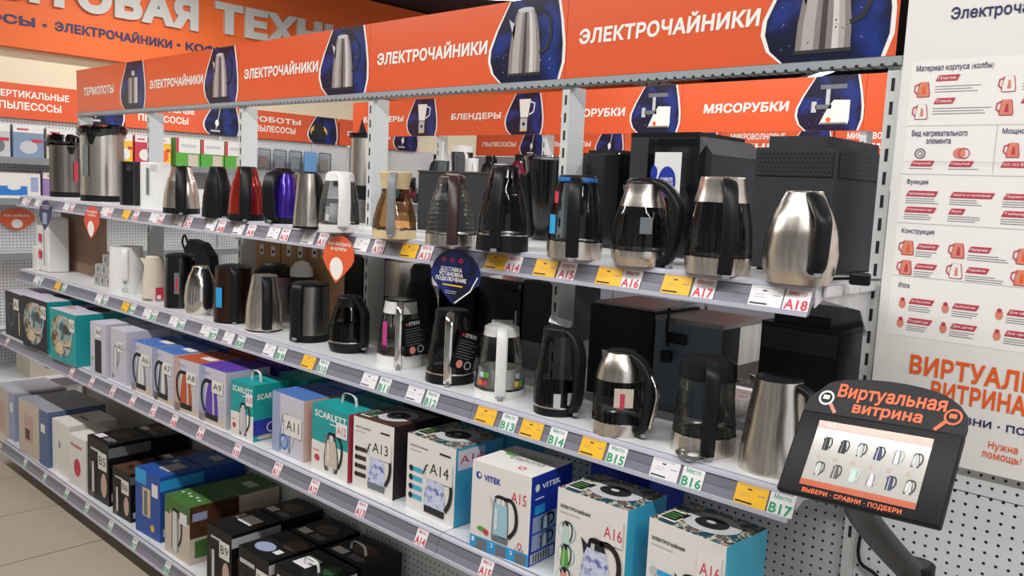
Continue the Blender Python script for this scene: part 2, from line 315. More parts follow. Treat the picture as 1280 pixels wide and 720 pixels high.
# orange fascia with raised letters high on the left wall
fa = thing('wall_fascia', 'big orange fascia high on left wall with raised white letters', 'signboard', (-6.56, 3, 2.742))
MB().box(-.06, -7, 0, .04, 7.4, .96, ORANGEF).build('fascia_board', fa)
def letters3(body, y0, z0, y1, z1, m, par, depth=.03, bold=.035, name='letter_row', x=.04):
    vs, fs, _ = glyphs(body, bold, 3); n = len(vs); mb = MB(); ed = {}
    for f in fs:
        for i in range(len(f)):
            e = (f[i], f[(i + 1) % len(f)])
            if (e[1], e[0]) in ed: del ed[(e[1], e[0])]
            else: ed[e] = 1
    A = [(x + depth, y0 + a * (y1 - y0), z0 + b * (z1 - z0)) for a, b in vs]; B = [(x, p[1], p[2]) for p in A]
    mb.add(A + B, list(fs) + [(a, b, b + n, a + n) for a, b in ed], m)
    return mb.build(name, par, fix=False)
# local frame of the fascia: y = world y - 3, z = world z - 2.742
LET = mat('letter_white', 'cfccc6', .5, var=0); letters3('БЫТОВАЯ', -3.26, .34, 1.545 - 3, .61, LET, fa, bold=.06); letters3('ТЕХНИКА', 1.70 - 3, .365, 3.75 - 3, .635, LET, fa, bold=.06)
letters3('ПЫЛЕСОСЫ', -.62 - 3, .165, .245 - 3, .235, NAVY, fa, .006); letters3('ЭЛЕКТРОЧАЙНИКИ', .385 - 3, .165, 1.32 - 3, .255, NAVY, fa, .006); letters3('КОФЕВАРКИ', 1.44 - 3, .17, 2.2 - 3, .245, NAVY, fa, .006)
pb = Print((.044, 0, 0), (0, 1, 0), (0, 0, 1), (1, 0, 0)); pb.ell(.313 - 3, .192, .016, .013, NAVY, 1); pb.ell(1.377 - 3, .205, .018, .014, NAVY, 1); pb.build('bullet_dots', fa)
letters3('ПЛИТЫ', 7.9 - 3, .67, 9.6 - 3, .8, WINK, fa)

# ------------------------------------------------------------------ header strips
DROP = [(.715, 0), (.675, .12), (.657, .28), (.66, .42), (.69, .65), (.75, 1), (.965, 1), (.985, .7), (.997, .42), (.997, .2), (.98, 0)]
def header(loc, rz, body, label, pic, Wd=1.0, H=.262, two=False, tx=(.065, .65), group=None):
    t = thing('header_sign', label, 'sign', loc, rz, group)
    MB().box(.001, 0, 0, Wd - .001, .012, H, ORANGE).build('panel', t)
    p = Print((0, 0, 0), (1, 0, 0), (0, 0, 1), (0, -1, 0), .0008)
    if two: a, b = body.split('\n'); p.text(a, tx[0], H * .6, tx[1], H * .8, WINK, 2, .03); p.text(b, tx[0] + .03, H * .25, tx[1] - .06, H * .48, WINK, 2, .03)
    else: p.text(body, tx[0] * Wd, H * .38, tx[1] * Wd, H * (.6 if 'Й' in body else .57), WINK, 2, .038, 3, .004)
    p.build('lettering', t)
    q = Print((0, 0, 0), (1, 0, 0), (0, 0, 1), (0, -1, 0), .0008)
    cx = .835
    q.poly([(u * Wd, v * H) for u, v in DROP], WINK, 1)
    q.poly([((cx + (u - cx) * .93) * Wd, min(max(v, .0), 1) * H if v in (0, 1) else v * H) for u, v in DROP], BLUEP, 2)
    for k in range(16):
        a = (.70 + .27 * random.random(), .1 + .5 * random.random()); s_ = .0012 + .0012 * random.random(); q.ell(a[0] * Wd, a[1] * H, s_, s_, LILACB, 3, 6)
    if pic == 'kettle':
        def body_poly(f0, f1, m, l):
            L = []; 
            pf = [(.1, .37), (.35, .36), (.6, .31), (.8, .24), (.86, .2)]
            for v, r in pf: L.append(((cx - .01) + (f0 * 2 - 1) * r * .19, v))
            for v, r in reversed(pf): L.append(((cx - .01) + (f1 * 2 - 1) * r * .19, v))
            q.poly([(u * Wd, v * H) for u, v in L], m, l)
        for i, m in enumerate((HG1, HG2, HG2, HG1, HG3, HG1, HG4, HG2, HG1)): body_poly(i / 9, (i + 1) / 9, m, 3)
        q.poly([((cx - .055) * Wd, .7 * H), ((cx - .085) * Wd, .78 * H), ((cx - .06) * Wd, .52 * H)], LGREY, 3)
        q.rect((cx - .085) * Wd, .07 * H, (cx + .065) * Wd, .105 * H, INK, 4); q.ell((cx - .01) * Wd, .87 * H, .035, .008, LGREY, 4)
        q.band([((cx + u) * Wd, v * H) for u, v in ((.03, .84), (.075, .82), (.1, .7), (.1, .5), (.085, .38), (.055, .33))], .012, INK, 4)
    elif pic == 'pot':
        for i, m in enumerate((HG1, HG2, HG3, HG2, HG4)): q.rect((.775 + .024 * i) * Wd, .12 * H, (.775 + .024 * (i + 1)) * Wd, .66 * H, m, 3)
        q.rect(.82 * Wd, .7 * H, .86 * Wd, .8 * H, LGREY, 3)
    elif pic == 'blender':
        q.rect(.8, .1 * H, .86, .4 * H, LGREY, 3); q.ell(.83, .26 * H, .012, .012, INK, 4); q.rect(.8, .08 * H, .86, .11 * H, TAGY, 4); q.poly([(.8, .42 * H), (.865, .42 * H), (.885, .86 * H), (.785, .86 * H)], WINK, 3); q.band([(.88, .8 * H), (.92, .75 * H), (.91, .55 * H), (.875, .48 * H)], .01, WINK, 3)
    elif pic == 'grinder':
        q.poly([(.785, .12 * H), (.925, .12 * H), (.93, .2 * H), (.93, .55 * H), (.85, .56 * H), (.82, .4 * H)], WINK, 3); q.rect(.79, .12 * H, .92, .15 * H, HG1, 4); q.rect(.76, .4 * H, .84, .48 * H, KGREY, 3); q.rect(.74, .34 * H, .765, .54 * H, LGREY, 3); q.rect(.81, .48 * H, .83, .76 * H, LGREY, 3); q.rect(.78, .76 * H, .91, .84 * H, KGREY, 4); q.ell(.83, .2 * H, .012, .012, ORINK, 5)
    elif pic == 'vacuum':
        q.band([(.86, .9 * H), (.84, .5 * H), (.82, .2 * H)], .008, LGREY, 3); q.rect(.77, .1 * H, .86, .16 * H, LGREY, 3); q.ell(.83, .4 * H, .018, .03, WINK, 4)
    elif pic == 'robot':
        q.ell(.83, .42 * H, .1, .28 * H, TAGY, 3); q.ell(.83, .34 * H, .09, .2 * H, DGREY, 4); q.ell(.83, .55 * H, .06, .2 * H, INK, 5)
    elif pic == 'oven':
        q.rect(.76, .2 * H, .93, .6 * H, LGREY, 3); q.rect(.78, .25 * H, .91, .52 * H, TAGY, 4)
    q.build('drop_picture', t)
    return t
words = ['ЭЛЕКТРОЧАЙНИКИ'] * 4 + ['ТЕРМОПОТЫ']; nth = ['first', 'second', 'third', 'fourth', 'fifth']
for i in range(5):
    header((-1 - i, -.012, 2.2), 0, words[i], ('%s orange header panel from the right over the kettle shelves, with a drop-shaped kettle picture' % nth[i]) if i < 4 else 'orange header panel reading thermopots at left end of the kettle shelves', 'kettle' if i < 4 else 'pot', tx=(.05, .65) if i < 4 else (.12, .57))
t = thing('header_support', 'perforated zinc strip running under the front orange header panels', 'rail', (0, 0, 0))
MB().box(-5, -.014, 2.178, .02, .03, 2.1985, ZINC).build('strip', t)
# second gondola header (behind), third, and left wall strips
H2Y = 2.0
w2 = [('БЛЕНДЕРЫ', 'blender'), ('БЛЕНДЕРЫ', 'blender'), ('МЯСОРУБКИ', 'grinder'), ('МЯСОРУБКИ', 'grinder'), ('СОКОВЫЖИМАЛКИ', 'blender')]
l2 = ['orange header reading blenders at the far left of the second row, above the glass jug', 'orange header reading blenders, right of the second-row post', 'orange header reading meat grinders behind the near white post', 'orange header reading meat grinders above the big dark machine', 'orange header reading juicers cut off by the white info board']
for i, (a, b) in enumerate(w2): header((-4.83 + i, H2Y - .012, 2.2), 0, a, l2[i], b, tx=(.14, .62))
w3 = [('ПЫЛЕСОСЫ', 'vacuum'), ('ПЫЛЕСОСЫ', 'vacuum'), ('ПЫЛЕСОСЫ', 'vacuum'), ('МИКРОВОЛНОВЫЕ ПЕЧИ', 'oven'), ('МИКРОВОЛНОВЫЕ\nПЕЧИ', 'oven'), ('МИКРОВОЛНОВЫЕ\nПЕЧИ', 'oven')]
l3 = ['far orange header reading vacuum cleaners, leftmost of the third row', 'far orange header reading vacuum cleaners behind the white glass kettle', 'far orange header reading vacuum cleaners above the black tapered bin', 'far orange header with yellow oven picture behind the near post', 'far orange header reading microwave ovens behind the clear tank', 'far orange header reading microwave ovens behind the big dark machine']
for i, (a, b) in enumerate(w3): header((-7.1 + .98 + 1.01 * (i - 1) + .03, 4.588, 2.2), 0, a, l3[i], b, tx=(.1, .6), two='\n' in a) if i else None
wl_ = [('ВЕРТИКАЛЬНЫЕ\nПЫЛЕСОСЫ', 'vacuum', -.12, 'left wall orange header reading upright vacuums at picture left edge'), ('ВЕРТИКАЛЬНЫЕ\nПЫЛЕСОСЫ', 'vacuum', .93, 'left wall orange header reading upright vacuums above green boxes'), ('РОБОТЫ\nПЫЛЕСОСЫ', 'robot', 2.02, 'left wall orange header reading robot vacuums with yellow robot picture'), ('ПЫЛЕСОСЫ', 'vacuum', 3.1, 'left wall orange header reading vacuums behind the steel blender jar'), ('ПЫЛЕСОСЫ', 'vacuum', -1.2, 'left wall orange header beyond the left edge')]
for a, b, y, l in wl_[:4]:
    header((-6.568, y, 2.215), R_(90), a, l, b, Wd=1.06, two='\n' in a, tx=(.09, .62))

# ------------------------------------------------------------------ gondola frame: posts and pegboard backs
def post(x, y0, z1, label, h0=0):
    t = thing('shelving_post', label, 'post', (x, y0, 0))
    p = MB().box(-.015, 0, h0, .015, .08, z1, POSTW).build('upright', t)
    p = Print((0, -.0, 0), (1, 0, 0), (0, 0, 1), (0, -1, 0), .001)
    z = 1.02
    while z < z1 - .03:
        p.rect(-.004, z, .004, z + .03, INK, 1); z += .055
    p.build('slot_row', t)['kind'] = 'stuff'
    MB().box(-.02, 0, 0, .02, .1, .02, POSTW).build('foot', t); return t
pl = ['white slotted post beside the info board', 'white slotted post behind the blue-rimmed glass kettle', 'white slotted post left of the beige kettle', 'white slotted post behind the red kettle', 'white slotted post behind the white thermopot', 'white slotted post at far left end of the kettle shelves']
for i in range(6): post(-i, 0, 2.177, pl[i])
for i in range(5):
    pb = thing('pegboard_back', 'grey pegboard back of the lower shelves, %s bay from the right' % nth[i], 'panel', (0, 0, 0), 0)
    for k in range(2): MB().box(-1 - i + .016, .02, .09 + .5 * k, -i - .016, .035, .587 + .5 * k, PEG).build('pegboard_sheet', pb)
pb = thing('pegboard_wall', 'bare white pegboard below the info board at right', 'panel', (0, 0, 0))
for i in range(2):
    for k in range(5): MB().box(.016 + i, .0, .09 + .34 * k + .1, .984 + i, .014, .09 + .34 * k + .437, PEG).build('pegboard_sheet', pb)
post(1.0, 0, 2.3, 'white post right of the pegboard wall')
# ------------------------------------------------------------------ shelves with price rails
ZT, ZM, ZA, ZB = 1.674, 1.222, .839, .158
YF = {ZT: -.337, ZM: -.344, ZA: -.46, ZB: -.46}
LV = {ZT: 'top kettle', ZM: 'middle kettle', ZA: 'upper box', ZB: 'bottom box'}
def shelf(i, Z):
    y = YF[Z]; t = thing('shelf', '%s shelf, %s bay from the right' % (LV[Z], nth[i]), 'shelf', (-1 - i, y, Z), 0)
    MB().box(.002, .004, -.028, .998, -y - .003, 0, SHELFW).build('deck', t)
    r = MB().prism([(.004, -.001), (-.003, -.001), (-.006, -.008), (-.029, -.062), (-.022, -.064), (.004, -.03)], .001, .999, RAIL, 'x').build('price_rail', t)
    MB().prism([(-.0102, -.0165), (-.0108, -.0165), (-.0186, -.0345), (-.018, -.0345)], .001, .999, RAILD, 'x').build('rail_insert', t)  # darker grey band along the upper part of the rail
    MB().prism([(-.004, .0), (-.010, -.006), (-.012, -.012), (-.006, -.010)], .001, .999, RAILC, 'x').prism([(-.027, -.056), (-.033, -.056), (-.034, -.066), (-.027, -.064)], .001, .999, RAILC, 'x').build('rail_lip', t)
    for s_ in (0, 1):
        x = .004 + s_ * .99
        MB().prism([(.012, -.002), (.012, -.05), (.05, -.035), (-y - .06, -.075), (-y - .012, -.13), (-y - .004, -.13), (-y - .004, -.002)] if Z != ZB else [(.012, -.002), (.012, -.028), (-y - .004, -.028), (-y - .004, -.002)], x, x + .003, SHELFW, 'x').build('bracket', t)
    return t
for Z in (ZT, ZM, ZA, ZB):
    for i in range(5): shelf(i, Z)
t = thing('bracket_lugs', 'three white screw plates on right end of the top shelf', 'bracket', (0, 0, ZT))
for k in range(3): MB().bbox(.002, -.3 + k * .1, -.028, .010, -.212 + k * .1, -.004, SHELFW, .002).build('lug', t)
for i in range(5):       # kick plates below the bottom shelf
    tag(MB().box(-1 - i + .02, -.40, .0, -i - .02, -.39, .094, POSTW).build('kick_plate'), 'white kick plate under the bottom shelf, %s bay from the right' % nth[i], 'panel')
for Z, nm in ((ZT, 'top'), (ZM, 'middle')):      # shelves of the far side of the same unit
    for i in range(5):
        t = thing('rear_shelf', '%s rear shelf behind the kettles, %s bay from the right' % (nm, nth[i]), 'shelf', (-1 - i, .08, Z), 0)
        MB().box(.002, .003, -.028, .998, .42, 0, SHELFW).build('deck', t); MB().box(.002, .42, -.06, .998, .43, .0, RAIL).build('price_rail', t)

# ------------------------------------------------------------------ price cards in the rails
def rail_card(x, Z, wd, kind, text=None, label='', group=None, dy=0):
    y = YF[Z]; ang = math.atan2(.023, .054)
    o = thing('price_tag' if kind != 'place' else 'place_card', label, 'tag', (x, y - .0068, Z - .0085), 0, group)
    V = Vector((0, math.sin(ang), math.cos(ang))); N = Vector((0, -math.cos(ang), math.sin(ang))); H = .052
    m = TAGY if kind == 'yellow' else TAGW; a = N * .0012; b = N * .0022; D = -V * H
    vs = [D + a, D + a + Vector((wd, 0, 0)), a + Vector((wd, 0, 0)), a]; vs += [v + N * .0010 for v in vs]
    MB().add(vs, [(0, 1, 5, 4), (1, 2, 6, 5), (2, 3, 7, 6), (3, 0, 4, 7), (4, 5, 6, 7), (3, 2, 1, 0)], m).build('card', o)
    p = Print(D + b, (1, 0, 0), V, N, .0004)
    if kind == 'place':
        ink = REDINK if text[0] == 'A' and Z != ZB else GREENINK
        p.text('Место', wd * .16, H * .64, wd * .84, H * .85, ink, 1, .012); p.text(text, wd * .05, H * .02, wd * .95, H * .47, ink, 1, .03)
    else:
        p.rect(.004, H * .9, wd - .006, H * .92, GREYINK, 1); p.lines(.012, H * .5, wd * .5, 2, .006, GREYINK, 1, .0008); p.rect(wd * .36, H * .66, wd * .5, H * .72, INK, 1); p.rect(wd * .7, H * .5, wd * .92, H * .54, GREYINK, 1)
        p.rect(.004, H * .07, wd * .58, H * .14, INK, 1); p.rect(.004, H * .8, wd * .8, H * .82, GREYINK, 1)
    p.build('printing', o); return o
def X_at(px, Z):                         # picture column on a rail -> place along the rail
    y = YF[Z]; a, b = -7.0, .6
    for _ in range(40):
        m_ = (a + b) / 2
        if proj((m_, y - .01, Z - .008))[0] < px: a = m_
        else: b = m_
    return (a + b) / 2
top = [('A18', 'w', 941, 984), ('A17', 'y', 832, 870), ('A16', 'y', 750, 781), ('A15', 'y', 672, 702), ('A14', 'y', 611, 636), ('A13', 'y', 505, 528), ('A12', 'w', 446, 470), ('A11', 'w', 381, 401), ('A10', 'w', 338, 354), ('A9', 'w', 295, 312), ('A8', 'w', 261, 275), ('A7', 'w', 221, 234), ('A6', 'w', 190, 200), ('A5', 'y', 156, 169), ('A4', 'w', 129, 137), ('A3', 'w', 82, 90), ('A2', 'w', 46, 53), ('A1', 'w', 30, 36)]
mid = [('B17', 'y', 923, 965), ('B16', 'w', 818, 856), ('B15', 'y', 729.5, 763), ('B14', 'y', 655, 690), ('B13', 'y', 599, 630), ('B12', 'w', 512, 535), ('B11', 'w', 456, 477), ('B10', 'y', 381, 401), ('B9', 'w', 333, 349), ('B8', 'w', 282.5, 299), ('B7', 'w', 254, 265.5), ('B6', 'w', 215, 226), ('B5', 'w', 182, 192), ('B4', 'y', 155, 165), ('B3', 'w', 122, 131), ('B2', 'y', 71, 80), ('B1', 'w', 45, 51)]
for Z, L in ((ZT, top), (ZM, mid)):
    for nme, k, a, b in L:
        xa = X_at(a, Z); xb = X_at(b, Z); wa = min(.078, xb - xa - .001)
        rail_card(xa, Z, wa, 'yellow' if k == 'y' else 'white', None, '%s price tag left of the %s card on the %s shelf rail' % ('yellow' if k == 'y' else 'white', nme, LV[Z].split()[0]), 'price tags on the kettle rails')
        rail_card(xb, Z, .058 if nme != 'A1' else .05, 'place', nme, 'place card reading %s on the %s shelf rail' % (nme, LV[Z].split()[0]), 'place cards on the kettle rails')
for nme, a in [('A15', 610), ('A14', 529), ('A13', 454), ('A12', 395), ('A11', 349), ('A10', 298.6), ('A9', 253), ('A8', 220), ('A7', 194), ('A6', 168), ('A5', 143), ('A4', 117), ('A3', 92), ('A1', 11)]:
    rail_card(X_at(a, ZA) - .02, ZA, .048, 'place', nme, 'small red place card %s on the rail of the upper box shelf' % nme, 'place cards on the upper box rail')
for k, a in enumerate((211, 170, 140, 110, 85, 57.5, 33)):
    rail_card(X_at(a, ZB) - .02, ZB, .048, 'place', 'B%d' % (8 - k), 'small green place card B%d on the bottom rail by the floor' % (8 - k), 'place cards on the bottom rail')
# hanging drop-shaped flyers
def flyer(xt, Z, sx, sz, m, label, kind):
    o = thing('shelf_flyer', label, 'flyer', (xt, YF[Z] - .040, Z - .01), 0); pts = []
    for i in range(28):
        a = 2 * PI * i / 28; r = 1; x = math.sin(a); z = math.cos(a); k = 1 - .72 * max(0, -z) ** 1.15
        pts.append((x * .5 * sx * k + .02 * (-z) * .0, (z - 1) / 2 * sz))
    pts = [(x + (-z_ / sz) * (-.12 * sx if kind != 'blue' else -.02 * sx), z_) for x, z_ in pts]
    MB().prism(pts, -.001, .001, m, 'y').build('sheet', o)
    p = Print((0, -.0012, 0), (1, 0, 0), (0, 0, 1), (0, -1, 0), .0005)
    if kind == 'q':
        p.text('Как выбрать\nи купить?', -.38 * sx, -.34 * sz, .34 * sx, -.13 * sz, WINK, 1, .02); q = [(-.1 * sx + math.sin(a) * .22 * sx * (1 - .35 * max(0, -math.cos(a))), -.70 * sz + math.cos(a) * .24 * sz) for a in [2 * PI * i / 18 for i in range(18)]]
        p.poly(q, WINK, 1)
    elif kind == 'blue':
        for j in range(3): p.ring(-.24 * sx + .17 * j * sx, -.2 * sz, .05 * sx, .04 * sz, .004, REDINK, 1, 10)
        p.text('ДОСТАВКА\nУСТАНОВКА\nПОДКЛЮЧЕНИЕ', -.4 * sx, -.6 * sz, .22 * sx, -.33 * sz, WINK, 1, .02); p.rect(-.25 * sx, -.67 * sz, .15 * sx, -.645 * sz, TAGY, 1); p.lines(-.2 * sx, -.77 * sz, .08 * sx, 2, .006, WINK, 1, .001)
        p.band([(.44 * sx, -.45 * sz), (.3 * sx, -.72 * sz), (.0, -.97 * sz)], .004, WINK, 1)
    elif kind == 'dark':
        p.text('Как выбрать\nи купить?', -.36 * sx, -.3 * sz, .34 * sx, -.14 * sz, WINK, 1, .0); p.rect(-.25 * sx, -.8 * sz, .1 * sx, -.42 * sz, LILACB, 1)
    p.build('printing', o); return o
flyer(-1.075, ZT, .215, .165, BLUEP, 'blue drop-shaped delivery flyer hanging from the top shelf rail', 'blue')
flyer(-1.655, ZT, .18, .165, ORANGE, 'orange drop-shaped flyer hanging over the middle of the top rail', 'q')
flyer(-3.80, ZT, .20, .17, mat('red_orange_print', 'e2492a', .4), 'red drop-shaped flyer hanging near the brown carton', 'q')
flyer(-4.47, ZT, .2, .17, mat('dark_violet_print', '3c3660', .5), 'dark violet flyer at the left end of the top rail', 'dark')

# ------------------------------------------------------------------ kettles
def prof_fn(P):
    def f(t):
        for (a, ra), (b, rb) in zip(P, P[1:]):
            if t <= b:
                s_ = (t - a) / (b - a) if b > a else 0; s_ = s_ * s_ * (3 - 2 * s_) * .35 + s_ * .65; return ra + (rb - ra) * s_
        return P[-1][1]
    return f
PR = {'cone': [(0, 1), (.12, .99), (.4, .93), (.65, .8), (.85, .62), (1, .52)], 'barrel': [(0, .86), (.15, .97), (.35, 1), (.6, .92), (.8, .76), (.93, .56), (1, .5)],
      'cyl': [(0, 1), (.5, .98), (1, .92)], 'taper': [(0, 1), (.2, .97), (.6, .84), (1, .68)], 'bulb': [(0, .86), (.1, .98), (.3, 1), (.55, .93), (.78, .74), (.92, .62), (1, .6)],
      'waist': [(0, 1), (.12, 1), (.28, .98), (.5, .82), (.68, .62), (.8, .62), (1, .74)], 'jug': [(0, .96), (.15, 1), (.45, .96), (.75, .82), (.9, .72), (1, .68)], 'straight': [(0, 1), (1, 1)]}
def kettle(label, x0, x1, yt, yb, Z, prof, bands, lid, handle, phi, Y=None, spout=None, hw=.03, ht=.016, hz=(.92, .1), bulge=.035, name='electric_kettle', wid=None, ribs=0, switch=True, sy=1, rim=None, extra=None, base=False, cat='kettle', grp='kettles', lidmat=None, hmat2=None, knob=None):
    cx = (x0 + x1) / 2
    if Y is None:
        F = at(cx, yb, Z=Z); R = (x1 - x0) / 2 / (FPX / proj(F)[2]); d = Vector((F.x - CAM.x, F.y - CAM.y, 0)).normalized(); P = F + d * R
    else:
        P = at(cx, (yt + yb) / 2, Y=Y); P.z = Z
    R = (x1 - x0) / 2 * proj(P)[2] / FPX; P.z = Z
    lo, hi = .05, .6
    for _ in range(30):
        h = (lo + hi) / 2
        if proj((P.x, P.y, Z + h))[1] > yt: lo = h
        else: hi = h
    H = (lo + hi) / 2; a0 = math.atan2(CAM.y - P.y, CAM.x - P.x)
    o = thing(name, label, cat, P, a0 + R_(phi), grp); f = prof_fn(PR[prof] if isinstance(prof, str) else prof)
    LH = {'dome': .07, 'flat': .03, 'knob': .06, 'none': .0, 'high': .12}[lid]; B = H * (1 - LH); zb = .012 if base else 0
    if base: MB().lathe([(0, .0), (R * .93, 0), (R * .96, .004), (R * .95, .011), (0, .011)], BLACK, 24, sy=sy).build('power_base', o, 40)
    def rz(t): return f(t) * R, zb + t * (B - zb)
    for (t0, t1, m, pn) in bands:
        n = max(2, int((t1 - t0) * (60 if (ribs and 'glass' in pn) else 14)) + 1); pr = []
        for i in range(n + 1):
            t = t0 + (t1 - t0) * i / n; r, z = rz(t)
            if ribs and 'glass' in pn: r *= 1 + .012 * math.sin(t * 2 * PI * ribs)
            pr.append((r, z))
        c0 = (t0 == 0)
        mb = MB().lathe(([(0, pr[0][1])] if c0 else []) + pr, m, 32, sy=sy)
        mb.build(pn, o, 40)
        if 'glass' in pn:      # steel heating floor seen through the glass
            MB().lathe([(0, pr[0][1] + .001), (pr[0][0] * .93, pr[0][1] + .002), (pr[0][0] * .96, pr[0][1] + .006)], STEEL, 28, sy=sy).build('heating_plate', o, 40)
            MB().lathe([(pr[0][0] * 1.004, pr[0][1] - .001), (pr[0][0] * 1.012, pr[0][1] + .0015), (pr[0][0] * 1.004, pr[0][1] + .004)], CHROME, 32, sy=sy).build('seam_ring', o, 40)
    rt, ztop = rz(1); lm = lidmat or BLACK
    if lid == 'dome': pr = [(rt * 1.01, ztop - .001), (rt * 1.0, ztop + .3 * (H - ztop)), (rt * .8, ztop + .75 * (H - ztop)), (rt * .4, H), (0, H)]
    elif lid == 'high': pr = [(rt * 1.02, ztop - .001), (rt * 1.04, ztop + .5 * (H - ztop)), (rt * .95, ztop + .85 * (H - ztop)), (rt * .6, H - .002), (0, H)]
    elif lid == 'none': pr = [(rt, ztop - .001), (rt * .9, ztop - .004), (0, ztop - .006)]
    else: pr = [(rt * 1.0, ztop - .001), (rt * .98, ztop + .6 * (H - ztop)), (rt * .9, ztop + .9 * (H - ztop)), (0, H if lid == 'flat' else ztop + .7 * (H - ztop))]
    MB().lathe(pr, lm, 30, sy=sy).build('lid', o, 50)
    if lid == 'knob': MB().lathe([(.011, ztop + .003), (.013, H - .004), (.008, H), (0, H)], lm, 14).build('lid_knob', o, 50)
    if rim: MB().lathe([(rt * 1.02, ztop - .014), (rt * 1.035, ztop - .007), (rt * 1.01, ztop)], rim, 30, sy=sy).build('rim_band', o, 50)
    # spout on the side away from the handle
    sm = spout or STEEL; r1, z1 = rz(.97); r2, z2 = rz(.8); b_ = MB()
    b_.add([(-r1 * .8, r1 * .4, z1), (-r1 * .8, -r1 * .4, z1), (-(r1 + .028), 0, z1 + .002), (-r2 * .93, .012, z2), (-r2 * .93, -.012, z2), (-(r1 + .02), .006, z1 - .008), (-(r1 + .02), -.006, z1 - .008)], [(0, 1, 2), (0, 2, 5, 3), (1, 4, 6, 2), (2, 6, 5), (3, 5, 6, 4)], sm); b_.build('spout', o, 60)
    # handle
    rh, zh = rz(hz[0]); rl, zl = rz(hz[1]); rm, zm = rz((hz[0] + hz[1]) / 2); mx = max(rh, rm)
    zc = min(zh + .012, H - ht / 2 - .002)
    if handle == 'strip':
        pts = [(rh * .15, 0, zc), (rh * .8, 0, zc + .001), (rh + bulge * .75, 0, zc - .014), (rm * .45 + rh * .55 + bulge, 0, (zh + zm) / 2), (rm + bulge * .85, 0, zm), (rl + bulge * .4, 0, zl + .03), (rl + .004, 0, zl)]
    elif handle == 'arc':
        pts = [(rh * .15, 0, zc), (rh * .9, 0, zc), (rh + bulge * .9, 0, zc - .016), (max(rh, rm) + bulge * 1.05, 0, zm + .25 * (zh - zl)), (rm + bulge * 1.1, 0, zm), (rl + bulge * .8, 0, zl + .14 * (zh - zl)), (rl + .002, 0, zl)]
    else:      # square D handle
        pts = [(rh - .004, 0, zh), (rh + bulge * .7, 0, zh + .003), (rh + bulge * 1.05, 0, zh - .014), (rl + bulge * 1.0, 0, zl + .014), (rl + bulge * .7, 0, zl - .002), (rl - .003, 0, zl)]
    hm = hmat2 or BLACK
    h_ = MB().sweep(curve(pts, 22), hw, ht, hm, 12).build('handle', o, 60)
    if switch: MB().bbox(rl + bulge * .5, -.008, zl - .012, rl + bulge * .5 + .014, .008, zl - .002, MIDGREY, .002, 1).build('switch', o)
    if extra: extra(o, rz, R, H)
    return o
def inside_band(t0, t1, m, frac=.9):
    def g(o, rz, R, H):
        (ra, za), (rb, zb_) = rz(t0), rz(t1); MB().lathe([(ra * frac, za), (rb * frac, zb_)], m, 28).build('printed_sleeve', o, 50)
    return g
def badge(phi_, t, wd, ht_, m, nm='sticker', text=None, tm_=WINK, rot=0):
    """a flat sticker on the body at angle phi_ from the handle"""
    def g(o, rz, R, H):
        r, z = rz(t); a = R_(phi_); N = Vector((math.cos(a), math.sin(a), 0)); U = Vector((-math.sin(a), math.cos(a), 0)); V = Vector((0, 0, 1))
        U, V = U * math.cos(rot) + V * math.sin(rot), V * math.cos(rot) - U * math.sin(rot)
        p = Print(N * (r + .0035) + Vector((0, 0, z)), U, V, N); p.rect(-wd / 2, -ht_ / 2, wd / 2, ht_ / 2, m, 1)
        if text: p.text(text, -wd * .4, -ht_ * .2, wd * .4, ht_ * .2, tm_, 2)
        p.build(nm, o)
    return g
def both(*gs):
    def g(*a):
        for k in gs: k(*a)
    return g
S = 'body'; GL = 'glass_body'
def G(t0, t1, base, glassm, top=None): return [(0, t0, base, 'base_band'), (t0, t1, glassm, GL)] + ([(t1, 1, top, 'collar')] if top else [])
def hangtag(o, rz, R, H, ang=20, rot=-.25):
    """dark cardboard tag with fine print hung beside the handle"""
    a = R_(ang); N = Vector((math.cos(a), math.sin(a), 0)); U = Vector((-math.sin(a), math.cos(a), 0)); V = Vector((0, 0, 1)); U, V = U * math.cos(rot) + V * math.sin(rot), V * math.cos(rot) - U * math.sin(rot)
    r, z = rz(.5); r = R * 1.03; p = Print(N * (r + .012) + Vector((0, 0, z)), U, V, N); w_, h_ = .042, .062
    b = MB(); c = [p.P(u, v, k) for k in (-3, 0) for u, v in ((-w_, -h_), (w_, -h_), (w_, h_), (-w_, h_))]
    b.add(c, [(0, 1, 5, 4), (1, 2, 6, 5), (2, 3, 7, 6), (3, 0, 4, 7), (4, 5, 6, 7), (3, 2, 1, 0)], BOXK); t_ = b.build('hang_tag', o)
    p.ell(-.028, .047, .005, .005, REDINK, 1, 8); p.text('STRIX', -.02, .041, .025, .053, WINK, 1)
    for k in range(7): p.rect(-.034, .028 - .009 * k, .02 + .012 * (k % 2), .0295 - .009 * k, GREYINK, 1)
    p.ell(-.012, -.045, .012, .013, SALMON, 1); p.ring(.02, -.045, .013, .013, .003, LGREY, 1); p.build('fine_print', t_)
kt = 'top'
